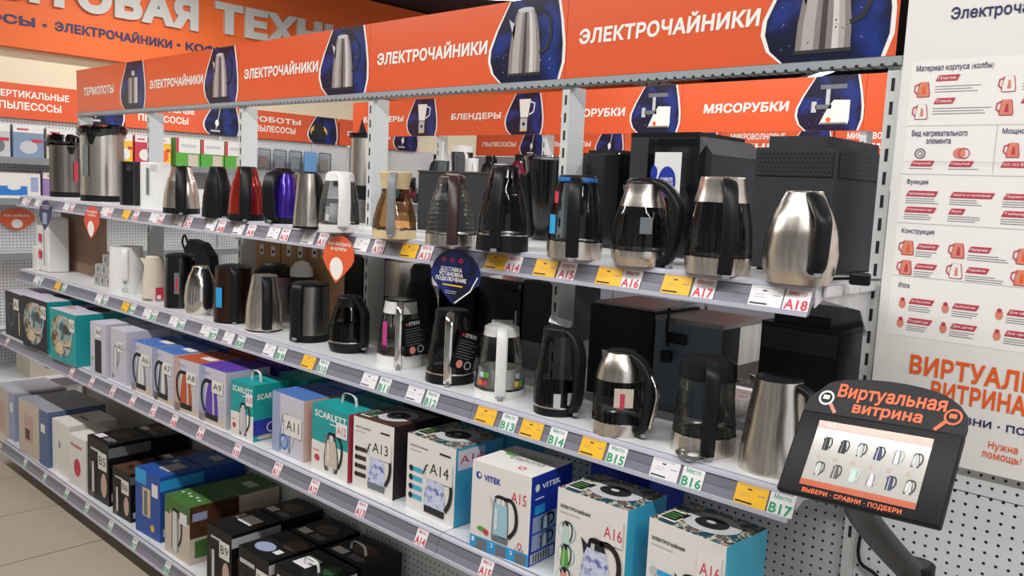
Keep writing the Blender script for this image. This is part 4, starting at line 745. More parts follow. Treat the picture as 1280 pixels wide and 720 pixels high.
Bx = [('grey and blue appliance box at far left of the bottom shelf', -5.29, -.43, 0, .385, .3, .297, BEIGEP, LILACB, mat('pearl_grey_carton', '9d9ea6', .5), lambda p, W, H: (p.rect(W * .1, H * .1, W * .45, H * .7, PINKB, 2), p.rect(W * .7, 0, W, H, LILACB, 1), p.rect(W * .78, H * .6, W * .92, H * .8, TAGW, 2)), None, None, 0),
 ('beige appliance box with coffee machine picture and blue side', -4.745, -.456, 1, .455, .32, .322, BEIGEP, mat('slate_blue_carton', '5b6f96', .5), mat('pearl_grey_carton', '9d9ea6', .5), lambda p, W, H: (p.rect(W * .2, H * .25, W * .5, H * .75, PINKB, 2), p.rect(W * .24, H * .3, W * .4, H * .5, BROWN, 3), p.rect(W * .72, 0, W, H, mat('slate_blue_carton', '5b6f96', .5), 1), p.rect(W * .78, H * .6, W * .92, H * .75, TAGW, 2)), None, None, 0),
 ('plain white appliance box with a slot in its top', -4.27, -.43, 1, .235, .26, .297, BOXW, BOXW, BOXW, lambda p, W, H: p.rect(W * .4, H * .5, W * .5, H * .62, GREYINK, 2), None, lambda p, W, D: p.rect(W * .3, D * .45, W * .75, D * .52, KGREY, 2), 0),
 ('narrow white box with red picture beside the plain white box', -3.98, -.445, 3, .205, .18, .28, BOXW, BOXW, BOXW, lambda p, W, H: (p.text('Moulinex', W * .15, H * .78, W * .8, H * .86, CRIM, 2), p.ell(W * .5, H * .4, W * .2, H * .18, CRIM, 2, 9)), None, None, 0),
 ('black kettle box right of the white and red box', -3.755, -.432, 2, .245, .22, .321, BOXK, BOXK, BOXK, f_dark('B5'), s_band(KGREY, DARKPIC), t_dark, 0),
 ('shorter black kettle box labelled B6', -3.425, -.438, 3, .185, .2, .242, BOXK, BOXK, DARKPIC, f_dark('B6'), s_band(KGREY, DARKPIC), None, 0),
 ('deep blue kettle box with steel kettle picture', -3.155, -.44, 4, .225, .22, .31, NAVYC, NAVYC, NAVYC, lambda p, W, H: (p.rect(0, H * .78, W * .45, H, SKYB, 1), p.rect(W * .3, H * .3, W * .62, H * .74, BEIGE, 2), p.rect(W * .36, H * .32, W * .5, H * .7, KGREY, 3), p.rect(W * .68, H * .66, W * .92, H * .86, TAGW, 3), p.ell(W * .7, H * .16, .018, .018, TAGY, 2, 8)), s_band(SKYB, LILACB), lambda p, W, D: (p.rect(W * .4, D * .3, W * .8, D * .75, LGREY, 2), p.rect(W * .2, D * .7, W * .32, D * .85, TAGW, 2)), 0),
 ('green topped kettle box with tall steel kettle picture', -2.852, -.438, 1, .228, .23, .262, BEIGEP, BEIGEP, GREENC, lambda p, W, H: (p.rect(0, H * .7, W, H, GREENC, 1), p.kettle(W * .2, H * .1, W * .74, H * .86, LGREY, INK, 2, kind='tall'), p.rect(W * .62, H * .64, W * .9, H * .84, TAGW, 4)), lambda p, W, H: (p.rect(0, H * .45, W, H, DARKPIC, 1), p.rect(W * .05, H * .74, W * .35, H * .88, LILACB, 2), p.rect(W * .1, H * .1, W * .5, H * .4, GREENC, 2)), lambda p, W, D: [p.ell(W * (.15 + .16 * k), D * (.3 + .05 * (k % 2)), .01, .008, MINT, 2, 8) for k in range(5)], 0),
 ('black kettle box labelled B9 with hands picture', -2.45, -.444, 2, .19, .23, .255, BOXK, BOXK, BOXK, f_dark('B9'), s_band(LGREY, DARKPIC), lambda p, W, D: (p.rect(W * .3, D * .45, W * .8, D * .75, TAGW, 2), p.rect(W * .1, D * .5, W * .25, D * .7, LGREY, 2)), 0),
 ('black box labelled B10 with blue glow picture on top', -2.178, -.452, 1, .214, .22, .25, BOXK, BOXK, BOXK, lambda p, W, H: (p.rect(W * .05, H * .75, W * .55, H * .82, LGREY, 2), p.kettle(W * .1, H * .1, W * .5, H * .6, KGREY, INK, 2, kind='tall'), num(p, 'B10', W * .66, H * .6, W * .28, H * .13, True, GREENINK)), s_band(LGREY, DARKPIC), lambda p, W, D: (p.ell(W * .4, D * .3, W * .25, D * .16, LILACB, 2), p.ell(W * .75, D * .7, W * .25, D * .2, DARKPIC, 2), p.rect(W * .7, D * .25, W * .86, D * .4, TAGW, 3)), 0),
 ('black box with clear carry handle and blue label nearest on the bottom shelf', -1.935, -.44, 1, .24, .2, .25, BOXK, BOXK, BOXK, lambda p, W, H: (p.text('DEXP', W * .08, H * .78, W * .5, H * .88, WINK, 2, .03), num(p, 'B11', W * .6, H * .5, W * .28, H * .13, True, GREENINK)), s_band(LGREY, DARKPIC), lambda p, W, D: (p.rect(W * .1, D * .3, W * .45, D * .7, TAGW, 2), p.ell(W * .8, D * .6, W * .14, D * .2, mat('dark_leaf_print', '24502c', .5), 2, 9)), 1)]
for (l, x, y, rz, W_, D_, H_, fm, sm, tm_, ff, sf, tf, hd) in Bx: carton(l, x, y, rz, W_, D_, H_, ZB, fm, sm, tm_, ff, sf, tf, bool(hd), GB)
for l, x, y, W_, D_, H_, m, tp, hd in [('black box in second row behind the tall black kettle box', -3.75, -.2, .25, .19, .32, BOXK, BOXK, 0), ('black box in second row behind B6', -3.42, -.225, .2, .2, .25, BOXK, DARKPIC, 0), ('deep blue box in second row behind the blue kettle box', -3.16, -.205, .23, .2, .31, NAVYC, NAVYC, 0), ('green topped box in second row behind the green box', -2.85, -.2, .23, .2, .262, BEIGEP, GREENC, 0), ('black box in second row behind B9', -2.45, -.205, .19, .2, .255, BOXK, BOXK, 0), ('black box in second row behind B10', -2.178, -.222, .21, .2, .25, BOXK, BOXK, 0), ('black box with carry handle in second row behind the nearest box', -1.935, -.225, .24, .2, .25, BOXK, BOXK, 1)]:
    carton(l, x, y, 1, W_, D_, H_, ZB, m, m, tp, None, None, t_dark if m is BOXK else (lambda p, W, D: p.rect(W * .4, D * .4, W * .75, D * .65, LGREY, 2)), bool(hd), GB)

# ------------------------------------------------------------------ machines standing behind the kettles
def PX(x0, x1, yt, Y, Z):       # extents of a machine whose front lies in plane Y
    a = at(x0, yt, Y=Y); b = at(x1, yt, Y=Y); return a.x, b.x, max(.05, a.z - Z)
def mach(name, label, x0, x1, yt, Y, Z, D, cat='coffee machine', grp='appliances behind the kettles'):
    a, b, h = PX(x0, x1, yt, Y, Z); o = thing(name, label, cat, ((a + b) / 2, Y, Z), 0, grp); return o, (b - a), h
VENT = holes('vented_black_panel', '24262a', pitch=.011, rad=.0034, axes=(0, 2), dark='060607', stagger=True, rough=.5); VENTS = holes('vented_black_side', '24262a', pitch=.011, rad=.0034, axes=(1, 2), dark='060607', stagger=True, rough=.5)
GREYK = mat('charcoal_enamel', '34373a', .6, var=.05)
for nm, x0, x1, yt, Y, Z, D, lb in (('coffee_machine', 945, 1046, 184, -.1, ZT, .38, 'big charcoal coffee machine with vent holes behind the A18 steel kettle'), ('coffee_machine', 952, 1052, 400, -.04, ZM, .3, 'big black vented machine on the middle shelf at right end')):
    o, W_, H_ = mach(nm, lb, x0, x1, yt, Y, Z, D); h = W_ / 2
    m_ = GREYK if Z == ZT else BLACK
    c = .03 if Z == ZT else .05
    MB().prism([(-h, 0.004), (h - .0, 0.004), (h, D - c), (h - c, D), (-h + c, D), (-h, D - c)], .006, H_, m_, 'z').build('housing', o)
    MB().box(-h + .03, .01, H_, h - .03, D - .03, H_ + .028, m_).build('bean_lid', o)
    MB().box(-h + .006, .001, H_ - .07, h - .006, .0038, H_ - .012, VENT).build('vent_grille', o); MB().box(h + .0002, .02, H_ - .07, h + .003, D - c - .02, H_ - .012, VENTS).build('vent_grille', o)
    for s_ in (-1, 1): MB().lathe([(.012, 0), (.012, .006)], BLACK, 10, s_ * h * .8, .04, cap0=True).build('foot', o)
# power plug lying right of the A18 kettle
o = thing('power_plug', 'black mains plug with two pins lying at the right end of the top shelf', 'plug', at(1075, 349, Z=ZT + .014), R_(20)); MB().bbox(-.022, -.014, -.013, .022, .014, .014, BLACK, .005).build('plug_body', o)
for s_ in (-1, 1): MB().sweep([(.02, s_ * .009, 0), (.042, s_ * .009, .002)], .005, .005, CHROME, 6).build('pin', o, 60)
MB().sweep(curve([(-.02, 0, 0), (-.05, .01, -.004), (-.07, .04, -.01), (-.1, .05, -.01)], 10), .007, .007, BLACK, 6, ref=(0, 0, 1)).build('cable', o, 60)
o, W_, H_ = mach('coffee_machine', 'black coffee machine with clear water tank behind the looping-handle kettle', 781, 880, 170, 0, ZT, .34); h = W_ / 2
MB().prism([(-h, 0), (h + .01, 0), (h + .01, H_ - .05), (h - .03, H_), (-h, H_)], .035, .34, GREYK, 'y').build('housing', o); MB().box(-h, .033, H_, h - .035, .3, H_ + .012, BLACK).build('top_tray', o)
MB().box(-h * .35, .0, .13, h * .92, .033, H_ - .005, ACRYL).build('water_tank', o); MB().box(-h * .35, .0, .002, h * .92, .033, .127, GLOSSB).build('tank_base', o)
p = Print((0, .0, .13), (1, 0, 0), (0, 0, 1), (0, -1, 0), .001); a_ = -h * .16; p.rect(a_, .05, a_ + .09, .17, WHITEP, 1); p.ell(a_ + .045, .085, .03, .045, BLUEV, 2); p.text('COMPLETE\nEQUIPMENT', a_ + .022, .07, a_ + .068, .098, WINK, 3); p.ell(a_ + .0, .11, .012, .022, BLUEV, 2, 10); p.build('leaflet', o)
o, W_, H_ = mach('coffee_machine', 'narrow black machine behind the near post and looping-handle kettle', 728, 775, 191, .1, ZT, .3); MB().bbox(-W_ / 2, 0, 0, W_ / 2, .3, H_, GLOSSB, .006).build('housing', o); MB().box(-W_ / 2 + .01, .02, H_, W_ / 2 - .01, .2, H_ + .01, DGREY).build('cup_tray', o)
P = at(668, 300, Y=.13); o = thing('tapered_bin', 'tall black tapered bin with shiny rim left of the near post', 'bin', (P.x, .2, ZT), 0, 'appliances behind the kettles'); Rb = 34 * proj((P.x, .15, ZT + .3))[2] / FPX; Hb = at(668, 196, Y=.15).z - ZT
MB().lathe([(0, 0), (Rb * .62, 0), (Rb * .98, Hb - .01)], GLOSSB, 30).build('body', o, 40); MB().lathe([(Rb * .98, Hb - .012), (Rb * 1.03, Hb - .008), (Rb * 1.02, Hb + .002), (Rb * .8, Hb + .006), (0, Hb + .002)], ACRYL, 30).lathe([(Rb * .97, Hb - .01), (0, Hb - .008)], BLACK, 30).build('rim_cover', o, 40)
o, W_, H_ = mach('coffee_machine', 'wide black coffee machine behind the brown ribbed kettle', 523, 632, 214, .09, ZT, .28); MB().bbox(-W_ / 2, 0, 0, W_ / 2, .28, H_, GREYK, .005).build('housing', o); MB().box(-W_ / 2, -.004, H_ - .003, W_ / 2, .285, H_ + .004, DSTEEL).build('top_tray', o)
MB().lathe([(.018, H_ * .62), (.02, H_ * .95)], STEEL, 16, -W_ / 2 - .03, .05, cap0=True, cap1=True).build('brew_group', o, 40); MB().lathe([(.026, H_ * .5), (.026, H_ * .62)], BLACK, 16, -W_ / 2 - .03, .05, cap0=True, cap1=True).build('filter_holder', o, 40)
P = at(443, 250, Y=.1); o = thing('steel_blender', 'steel blender with black lid behind the white glass kettle', 'blender', (P.x, .13, ZT), 0, 'appliances behind the kettles'); s_ = proj(P)[2] / FPX
MB().lathe([(0, 0), (14 * s_, 0), (13 * s_, .1), (0, .1)], DSTEEL, 24).build('motor_base', o, 40); MB().lathe([(13 * s_, .1), (13 * s_, .16)], BLACK, 24).build('collar', o, 40); MB().lathe([(12 * s_, .16), (12.5 * s_, .36)], STEEL, 24).build('jar', o, 40); MB().lathe([(15 * s_, .36), (15 * s_, .38), (0, .38)], BLACK, 24, cap0=True).build('lid', o, 40)
MB().add([(-.03, 0, .38), (.01, -.02, .38), (.01, .02, .38), (.0, 0, .44)], [(0, 1, 3), (1, 2, 3), (2, 0, 3), (0, 2, 1)], BLACK).build('lid_handle', o)
P = at(422, 240, Y=.1); o = thing('glass_jar', 'clear glass jar left of the steel blender', 'jar', (P.x, .2, ZT), 0, 'appliances behind the kettles'); MB().lathe([(0, .01), (.042, .01), (.045, .02), (.045, .32), (.05, .33)], G_CLEAR, 24).build('jar', o, 40); MB().lathe([(0, 0), (.046, 0), (.046, .012)], WHITEP, 24).build('base', o, 40)
# middle level
o, W_, H_ = mach('espresso_machine', 'espresso machine with blue-grey back and steel side on the middle shelf', 820, 905, 399, .0, ZM, .24, 'espresso machine'); h = W_ / 2
SLATE = mat('slate_blue_enamel', '5c6975', .45)
MB().box(-h, .0, 0, h, .1, H_, SLATE, side=BLACK).build('housing', o); MB().box(-h, .1, H_ * .58, h, .26, H_, STEEL, SLATE, STEEL).build('brew_head', o); MB().box(-h, .1, 0, h, .26, .05, STEEL).build('drip_tray', o)
MB().box(-h - .002, -.002, H_, h + .002, .262, H_ + .012, DSTEEL).build('cup_tray', o); MB().bbox(-h * .55, -.012, H_ - .06, h * .0, -.001, H_ - .03, BLACK, .003, 1).build('grip_recess', o)
MB().sweep(curve([(-h * .55, -.01, H_ + .04), (-h * .55, -.016, H_ - .02), (-h * .5, -.016, H_ - .07)], 8), .008, .008, BLACK, 8).lathe([(.0, H_ - .12), (.016, H_ - .115), (.018, H_ - .085), (.0, H_ - .08)], BLACK, 14, -h * .5, -.019).build('cord_and_knob', o, 50)
MB().sweep(curve([(h * .7, .14, H_ * .58), (h * .7, .14, H_ * .4), (h * 1.1, .16, H_ * .38)], 8), .012, .012, CHROME, 8).build('steam_pipe', o, 60)
o, W_, H_ = mach('coffee_machine', 'black coffee machine left of the blue-grey espresso machine', 738, 820, 378, .0, ZM, .3); MB().bbox(-W_ / 2, .0, 0, W_ / 2, .1, H_, BLACK, .006).build('housing', o); MB().bbox(-W_ / 2, .1, H_ * .55, W_ / 2, .26, H_ - .001, BLACK, .006).build('brew_head', o); MB().bbox(-W_ / 2, .1, 0, W_ / 2, .26, .05, BLACK, .006).build('drip_tray', o); MB().box(-W_ / 2 + .01, .01, H_ - .002, W_ / 2 - .01, .25, H_ + .008, DSTEEL).build('cup_tray', o)
o, W_, H_ = mach('coffee_machine', 'tall dark machine with grey foot left of the near post, middle shelf', 655, 694, 350, .1, ZM, .26); MB().box(-W_ / 2, 0, .1, W_ / 2, .26, H_, GREYK).build('housing', o); MB().box(-W_ / 2, .0, 0, W_ / 2, .26, .1, MIDGREY).build('foot_block', o)
o, W_, H_ = mach('coffee_machine', 'glossy black tall machine behind the white fruit kettle', 598, 652, 345, .09, ZM, .26); MB().bbox(-W_ / 2, 0, 0, W_ / 2, .26, H_, GLOSSB, .01).build('housing', o); MB().box(W_ / 2 - .02, -.003, .1, W_ / 2 - .012, -.001, .2, CHROME).build('trim_strip', o)
P = at(524, 420, Y=.0); o = thing('black_grinder', 'black bottle-shaped grinder behind the hang-tag kettles', 'grinder', (P.x, .0, ZM), 0, 'appliances behind the kettles'); MB().lathe([(0, 0), (.075, 0), (.075, .1), (.065, .2), (.04, .27)], BLACK, 26).build('body', o, 40); MB().lathe([(.04, .27), (.042, .31), (.03, .33), (0, .335)], DGREY, 20).build('cap', o, 40)
o, W_, H_ = mach('coffee_machine', 'black machine behind the dark hang-tag kettle', 548, 592, 352, .09, ZM, .25); MB().bbox(-W_ / 2, 0, 0, W_ / 2, .25, H_, BLACK, .008).build('housing', o); MB().lathe([(.03, H_), (.02, H_ + .02), (0, H_ + .022)], LGREY, 18, 0, .1).build('hopper', o, 40)
o, W_, H_ = mach('coffee_machine', 'small steel espresso maker right of the middle post', 482, 500, 326, .06, ZM, .2); MB().box(-W_ / 2, .0, H_ * .55, W_ / 2, .18, H_, BEIGE, STEEL, STEEL).build('brew_head', o); MB().box(-W_ / 2, .1, 0, W_ / 2, .18, H_ * .55, BLACK).build('column', o); MB().lathe([(.03, .05), (.032, .12), (.03, .14)], CHROME, 18, 0, .02, cap0=True, cap1=True).build('milk_jug', o, 40)
MB().box(-W_ / 2, -.01, 0, W_ / 2, .18, .05, DSTEEL).build('drip_tray', o)
for k, (x0, x1) in enumerate(((318, 350), (352, 384), (386, 412))):
    a, b, H_ = PX(x0, x1, 292, .12, ZM); o = thing('storage_carton', ('leftmost', 'middle', 'rightmost')[k] + ' of three plain brown cartons behind the steel kettles', 'box', (a, .12, ZM), 0, 'plain cartons on the middle rear shelf'); MB().box(0, 0, 0, b - a, .26, H_, CARD).build('carton', o)
    p = Print((0, 0, 0), (1, 0, 0), (0, 0, 1), (0, -1, 0)); 
    for u in (.3, .75): p.rect((b - a) * u - .018, H_ * .72, (b - a) * u + .018, H_ * .86, TAGW, 1); p.rect((b - a) * u - .01, H_ * .76, (b - a) * u + .01, H_ * .8, INK, 2)
    p.build('label_sticker', o)
P = at(343, 350, Y=.0); o = thing('waffle_maker', 'round black and pink waffle maker behind the tapered steel kettle', 'waffle maker', (P.x, .0, ZM), 0, 'appliances behind the kettles'); zz = at(343, 348, Y=.03).z - ZM
MB().lathe([(0, 0), (.07, 0), (.07, zz - .02), (0, zz - .02)], LGREY, 20).build('stand', o, 40); MB().lathe([(.095, zz - .02), (.105, zz), (.105, zz + .02)], PINKM, 28, cap0=True, cap1=True).build('rim', o, 40); MB().lathe([(.1, zz + .02), (.085, zz + .05), (.05, zz + .075), (0, zz + .08)], BLACK, 28).build('lid', o, 40)
P = at(377, 345, Y=.04); o = thing('egg_cooker', 'white domed egg cooker right of the waffle maker', 'egg cooker', (P.x, .04, ZM), 0, 'appliances behind the kettles'); zz = P.z - ZM; MB().lathe([(0, 0), (.05, 0), (.052, zz)], DGREY, 22).build('base', o, 40); MB().lathe([(.052, zz), (.05, zz + .03), (.03, zz + .062), (0, zz + .07)], WHITEP, 22).build('dome', o, 40)
a, b, H_ = PX(430, 454, 318, .05, ZM); o = thing('black_toaster', 'black toaster with round dial behind the short glass kettle', 'toaster', ((a + b) / 2, .05, ZM), 0, 'appliances behind the kettles'); MB().bbox(-(b - a) / 2, 0, 0, (b - a) / 2, .2, H_, BLACK, .01).build('body', o); MB().lathe([(.014, 0), (.014, .008)], LGREY, 14, cap1=True).build('dial', o).matrix_local = Matrix.Translation((-.02, .0, H_ - .04)) @ Matrix.Rotation(PI / 2, 4, 'X')
# left end of the middle level
P = at(250, 333, Y=.05); o = thing('grill_pan_stack', 'dark grey fan-shaped press lid behind the black boxy kettle', 'appliance', (P.x, .03, ZM), 0, 'appliances behind the kettles'); hz_ = at(250, 300, Y=.05).z - ZM
MB().prism([(-.1, 0), (.16, 0), (.17, hz_ * .35), (.13, hz_ * .75), (.05, hz_ * .95), (-.08, hz_), (-.14, hz_ * .8)], 0, .05, GREYK, 'y').build('press_lid', o); MB().sweep(curve([(-.12, .02, hz_ * .8), (-.17, .02, hz_ * 1.05), (-.2, .02, hz_ * .9), (-.15, .02, hz_ * .7)], 12), .01, .01, BLACK, 8).build('loop_handle', o, 60)
MB().bbox(-.26, -.02, hz_ * .3, -.1, .02, hz_ * .62, STEEL, .01).build('hinge_block', o); MB().bbox(-.26, -.02, 0, -.1, .04, hz_ * .29, DGREY, .01).build('base', o)
a = at(78, 345, Y=-.13); b = at(121, 345, Y=-.13); hh = at(100, 268, Y=-.13).z - ZM; o = thing('tall_carton', 'tall plain brown carton at the left of the middle shelf', 'box', (a.x, -.13, ZM), 0); MB().box(0, 0, 0, b.x - a.x, .06, hh, BROWNC).build('carton', o); MB().box(.002, -.002, .0, .006, .0, hh, BROWN).build('edge_tape', o)
MB().bbox(.0, -.03, hh - .05, .09, -.002, hh - .03, BEIGE, .006).build('cardboard_tab', o)
for k, (cx, cy, cz) in enumerate([(0, 0, 0), (1, 0, 0), (2, 0, 0), (.1, 0, 1), (1.1, 0, 1), (2.1, 0, 1), (1.3, 0, 2), (2.3, 0, 2), (2.9, 0, 0), (3.0, 0, 1)]):
    W_ = .072; o = thing('small_carton', 'small grey carton, %s row, %s from left in the stack by the brown carton' % (('bottom', 'middle', 'top')[cz], ('first', 'second', 'third', 'fourth')[min(3, int(round(cx)))] if cz < 2 else ('first', 'second')[0 if cx < 2 else 1]), 'box', (-4.10 + .078 * cx, -.26 + .004 * cz, ZM + .058 * cz), R_((k * 37) % 5 - 2), 'small grey cartons'); MB().box(0, 0, 0, W_, .09, .0565, mat('small_carton_grey', 'a9aaa2', .6)).build('carton', o); p = Print((0, 0, 0), (1, 0, 0), (0, 0, 1), (0, -1, 0)); p.ell(W_ * .5, .03, .016, .016, KGREY, 1, 10); p.rect(.006, .006, .02, .05, LGREY, 1); p.build('printing', o)
a = at(44, 340, Y=-.30); o = thing('steam_station', 'white upright appliance with red trim at the far left of the middle shelf', 'appliance', (a.x, -.29, ZM), 0); hh = at(58, 272, Y=-.29).z - ZM; MB().bbox(0, 0, 0, .2, .12, hh, WHITEP, .012).build('body', o); MB().box(.13, -.002, .04, .136, 0, hh - .04, KGREY).build('seam', o); MB().bbox(-.015, -.02, .0, .06, .0, hh * .45, BOXW, .004, 1).build('side_tank', o)
for z_ in (.18, .08): MB().bbox(.07, -.012, z_, .1, -.002, z_ + .05, REDINK, .004, 1).build('red_lever', o)

# ------------------------------------------------------------------ info board at right
o = thing('info_board', 'large white kettle guide board above the pegboard at right', 'board', (0, 0, 0)); MB().box(.024, -.018, 1.268, .56, -.004, 2.75, mat('board_white', 'ece9e4', .4, var=.01, scale=4)).build('board', o)
PANELW = mat('panel_white', 'f4f1ec', .4, var=0)
p = Print((0, -.018, 0), (1, 0, 0), (0, 0, 1), (0, -1, 0), .0006)
for (a, b, c, d) in ((.046, 1.955, .4, 2.182), (.046, 1.548, .4, 1.945)): p.rect(a, b, c, d, PANELW, 1)
for z in (2.035,): p.rect(.046, z, .4, z + .0016, LGREY, 2)
for z in (1.925, 1.812, 1.688): p.rect(.046, z, .4, z + .0016, LGREY, 2)
p.rect(.235, 1.93, .2366, 2.035, LGREY, 2); p.build('guide_panels', o)
p = Print((0, -.018, 0), (1, 0, 0), (0, 0, 1), (0, -1, 0), .0006)
p.text('Электрочайники', .118, 2.262, .36, 2.296, NAVY, 3); p.text('Материал корпуса (колбы)', .056, 2.155, .216, 2.172, NAVY, 3, .01); p.text('Вид нагревательного\nэлемента', .06, 1.995, .178, 2.026, NAVY, 3, .01); p.text('Мощность', .247, 2.014, .31, 2.028, NAVY, 3, .01)
p.text('Функции', .059, 1.9, .106, 1.915, NAVY, 3, .01); p.text('Конструкция', .059, 1.786, .13, 1.801, NAVY, 3, .01); p.text('Итоги', .064, 1.661, .088, 1.674, NAVY, 3, .01)
def bar(u, v, w_, s_): p.rect(u, v, u + w_, v + .013, CRIM, 3, .006); p.text(s_, u + .006, v + .003, u + w_ - .002, v + .010, WINK, 4, .01)
def icon(u, v, k=0, s_=.028):
    R5 = ((0, .40), (.1, .44), (.35, .44), (.8, .36), (1.1, .32), (1.22, .26)); c = u + s_ * .5
    p.poly([(c - s_ * (r + .06), v + z * s_) for z, r in R5] + [(c + s_ * (r + .06), v + z * s_) for z, r in reversed(R5)], CRIM, 3)
    p.poly([(c - s_ * r, v + s_ * .05 + z * s_ * .95) for z, r in R5] + [(c + s_ * r, v + s_ * .05 + z * s_ * .95) for z, r in reversed(R5)], SALMON if k != 2 else PANELW, 4)
    p.poly([(c - s_ * .1, v + s_ * .25), (c + s_ * .18, v + s_ * .25), (c + s_ * .12, v + s_ * .9), (c - s_ * .04, v + s_ * .9)], ORINK if k == 0 else CRIM if k == 1 else SALMON, 5)
    p.band([(c - s_ * .3, v + s_ * 1.1), (c - s_ * .66, v + s_ * .95), (c - s_ * .7, v + s_ * .5), (c - s_ * .42, v + s_ * .25)], .0028, CRIM, 4)
icon(.062, 2.1, 0); bar(.1, 2.135, .045, 'Пластик'); p.lines(.1, 2.122, .2, 3, .006); icon(.062, 2.05, 2); bar(.1, 2.084, .04, 'Стекло'); p.lines(.1, 2.073, .22, 3, .006); icon(.235, 2.105, 2); icon(.235, 2.055, 1); bar(.275, 2.135, .045, 'Металл'); p.lines(.275, 2.12, .34, 3, .006); bar(.275, 2.08, .045, 'Керамика')
p.ring(.082, 1.973, .012, .012, .003, KGREY, 3); p.ring(.082, 1.973, .006, .006, .002, KGREY, 3); bar(.063, 1.944, .046, 'Открытый'); p.ell(.165, 1.974, .013, .012, SALMON, 3); p.ring(.175, 1.974, .012, .012, .002, CRIM, 4); bar(.145, 1.944, .046, 'Скрытый')
p.rect(.0, 0, 0, 0, LGREY, 3)
for u in (.06, .145): p.lines(u, 1.938, u + .07, 1, .006)
icon(.258, 1.965, 1, .026); bar(.25, 1.944, .05, '800-1000 Вт')
for r, (v, n1, n2, n3) in enumerate(((1.875, 'Автоотключение', 'Защита от включения', 'Подсветка'), (1.838, 'Отложенный старт', 'Звук', 'Таймер'))):
    bar(.06, v, .064, n1); bar(.155, v, .085 if not r else .03, n2); bar(.262, v, .05, n3)
    for u in (.06, .155, .262): p.lines(u, v - .006, u + .075, 3, .005)
for r in range(2):
    v = 1.748 - .038 * r - (.0 if r == 0 else .008); icon(.062, v - .01, r); bar(.094, v + .006, .044, ('Индикатор', 'Длина шнура')[r]); p.lines(.094, v - .001, .14, 3, .005); icon(.17, v - .008, 1 if r == 0 else 2); bar(.204, v + .008, .042, ('Наличие', 'Подсветка')[r]); p.lines(.204, v, .29, 3, .005); icon(.3, v - .01, 0)
for r in range(2):
    v = 1.622 - .046 * r
    for k, (u, s_) in enumerate(((.066, ('Для чайных гурманов', 'Кто много пьет')[r]), (.16, ('Для небольшой семьи', 'Для детей')[r]), (.27, 'Для офиса'))):
        p.ell(u + .01, v + .002, .008, .011, SALMON, 3, 9); p.ell(u + .01, v + .012, .005, .005, CRIM, 4, 8); bar(u + .024, v + .004, .05, s_); p.lines(u + .024, v - .003, u + .08, 3, .005)
p.text('ВИРТУАЛЬНАЯ', .107, 1.463, .465, 1.508, ORINK, 3, .03); p.text('ВИТРИНА', .158, 1.412, .352, 1.455, ORINK, 3, .03); p.text('ВЫБЕРИ • СРАВНИ • ПОДБЕРИ', .04, 1.366, .45, 1.386, NAVY, 3, .02); p.text('Нужна\nпомощь?', .278, 1.30, .356, 1.343, ORINK, 3, .01)
p.build('lettering', o)['kind'] = 'stuff'

# ------------------------------------------------------------------ touch screen stand
C0 = Vector((.19821, -.51652, 1.3742)); EX = Vector((.99444, -.07599, .07284)); EY = Vector((-.01614, .57371, .8189)); EN = EX.cross(EY).normalized(); EY = EN.cross(EX)
k_ = thing('touch_screen_kiosk', 'tilted black touch screen stand with orange lettering in front of the board', 'kiosk', (0, 0, 0)); k_.matrix_world = Matrix(((EX.x, EY.x, EN.x, C0.x), (EX.y, EY.y, EN.y, C0.y), (EX.z, EY.z, EN.z, C0.z), (0, 0, 0, 1)))
MB().bbox(-.153, -.089, -.022, .153, .087, -.0015, PANELK, .005, 3).build('frame', k_, 40)
arc = [(.153, .06), (.155, .1), (.15, .125), (.135, .142)] + [(.105 * math.cos(a) * 1.2, .142 + .031 * math.sin(a)) for a in [R_(20 + 14 * i) for i in range(11)]] + [(-.128, .14), (-.15, .115), (-.153, .085), (-.153, .06)]
MB().prism(arc, -.012, -.006, PANELK, 'z').build('crest_plate', k_)
MB().box(-.1085, -.068, -.0014, .1085, .068, .0002, mat('screen_glow', 'b4b1a9', .12, var=0, emit=.12)).build('screen', k_)
SORG = mat('screen_orange', 'c0552a', .2, var=0); p = Print((0, 0, .0004), (1, 0, 0), (0, 1, 0), (0, 0, 1), .0005); p.rect(-.1085, .052, .1085, .068, SORG, 1); p.rect(-.1085, -.068, .1085, -.056, SORG, 1); p.text('DNS', -.104, .056, -.074, .065, WINK, 2, .01)
for r in range(2):
    for k in range(6):
        u = -.09 + .034 * k; v = .008 - .052 * r; kb = ((DGREY, DGREY, KGREY, NAVY, LGREY, KGREY), (KGREY, BROWN, MINT, LGREY, NAVY, KGREY))[r][k]; p.kettle(u, v, u + .022, v + .028, kb, MINT if (r, k) == (1, 2) else INK if kb not in (LGREY,) else LGREY, 1, kind=('tall', 'cone')[k % 2], win=LGREY if kb is KGREY else None); p.ring(u + .002, v + .037, .0035, .0035, .0007, SALMON, 1, 10)
p.build('screen_picture', k_)
p = Print((0, 0, -.0055), (1, 0, 0), (0, 1, 0), (0, 0, 1), .0008); p.text('Виртуальная', -.093, .118, .113, .155, ORINK, 1, .03, 3, 0); p.text('витрина', -.055, .09, .077, .115, ORINK, 1, .03, 3, 0)
for u, v, d_ in ((-.113, .12, 1), (.128, .118, -1)): p.ring(u, v, .016, .016, .004, WINK if d_ > 0 else ORINK, 1); p.band([(u + .011 * d_, v - .011), (u + .026 * d_, v - .03)], .007, ORINK if d_ < 0 else SALMON, 1); p.rect(u - .007, v - .003, u + .006, v + .006, ORINK if d_ < 0 else WINK, 1)
p.build('crest_lettering', k_)
p = Print((0, 0, -.0012), (1, 0, 0), (0, 1, 0), (0, 0, 1), .0006); p.text('ВЫБЕРИ • СРАВНИ • ПОДБЕРИ', -.1, -.0835, .088, -.0725, ORINK, 1, .03); p.build('slogan', k_)
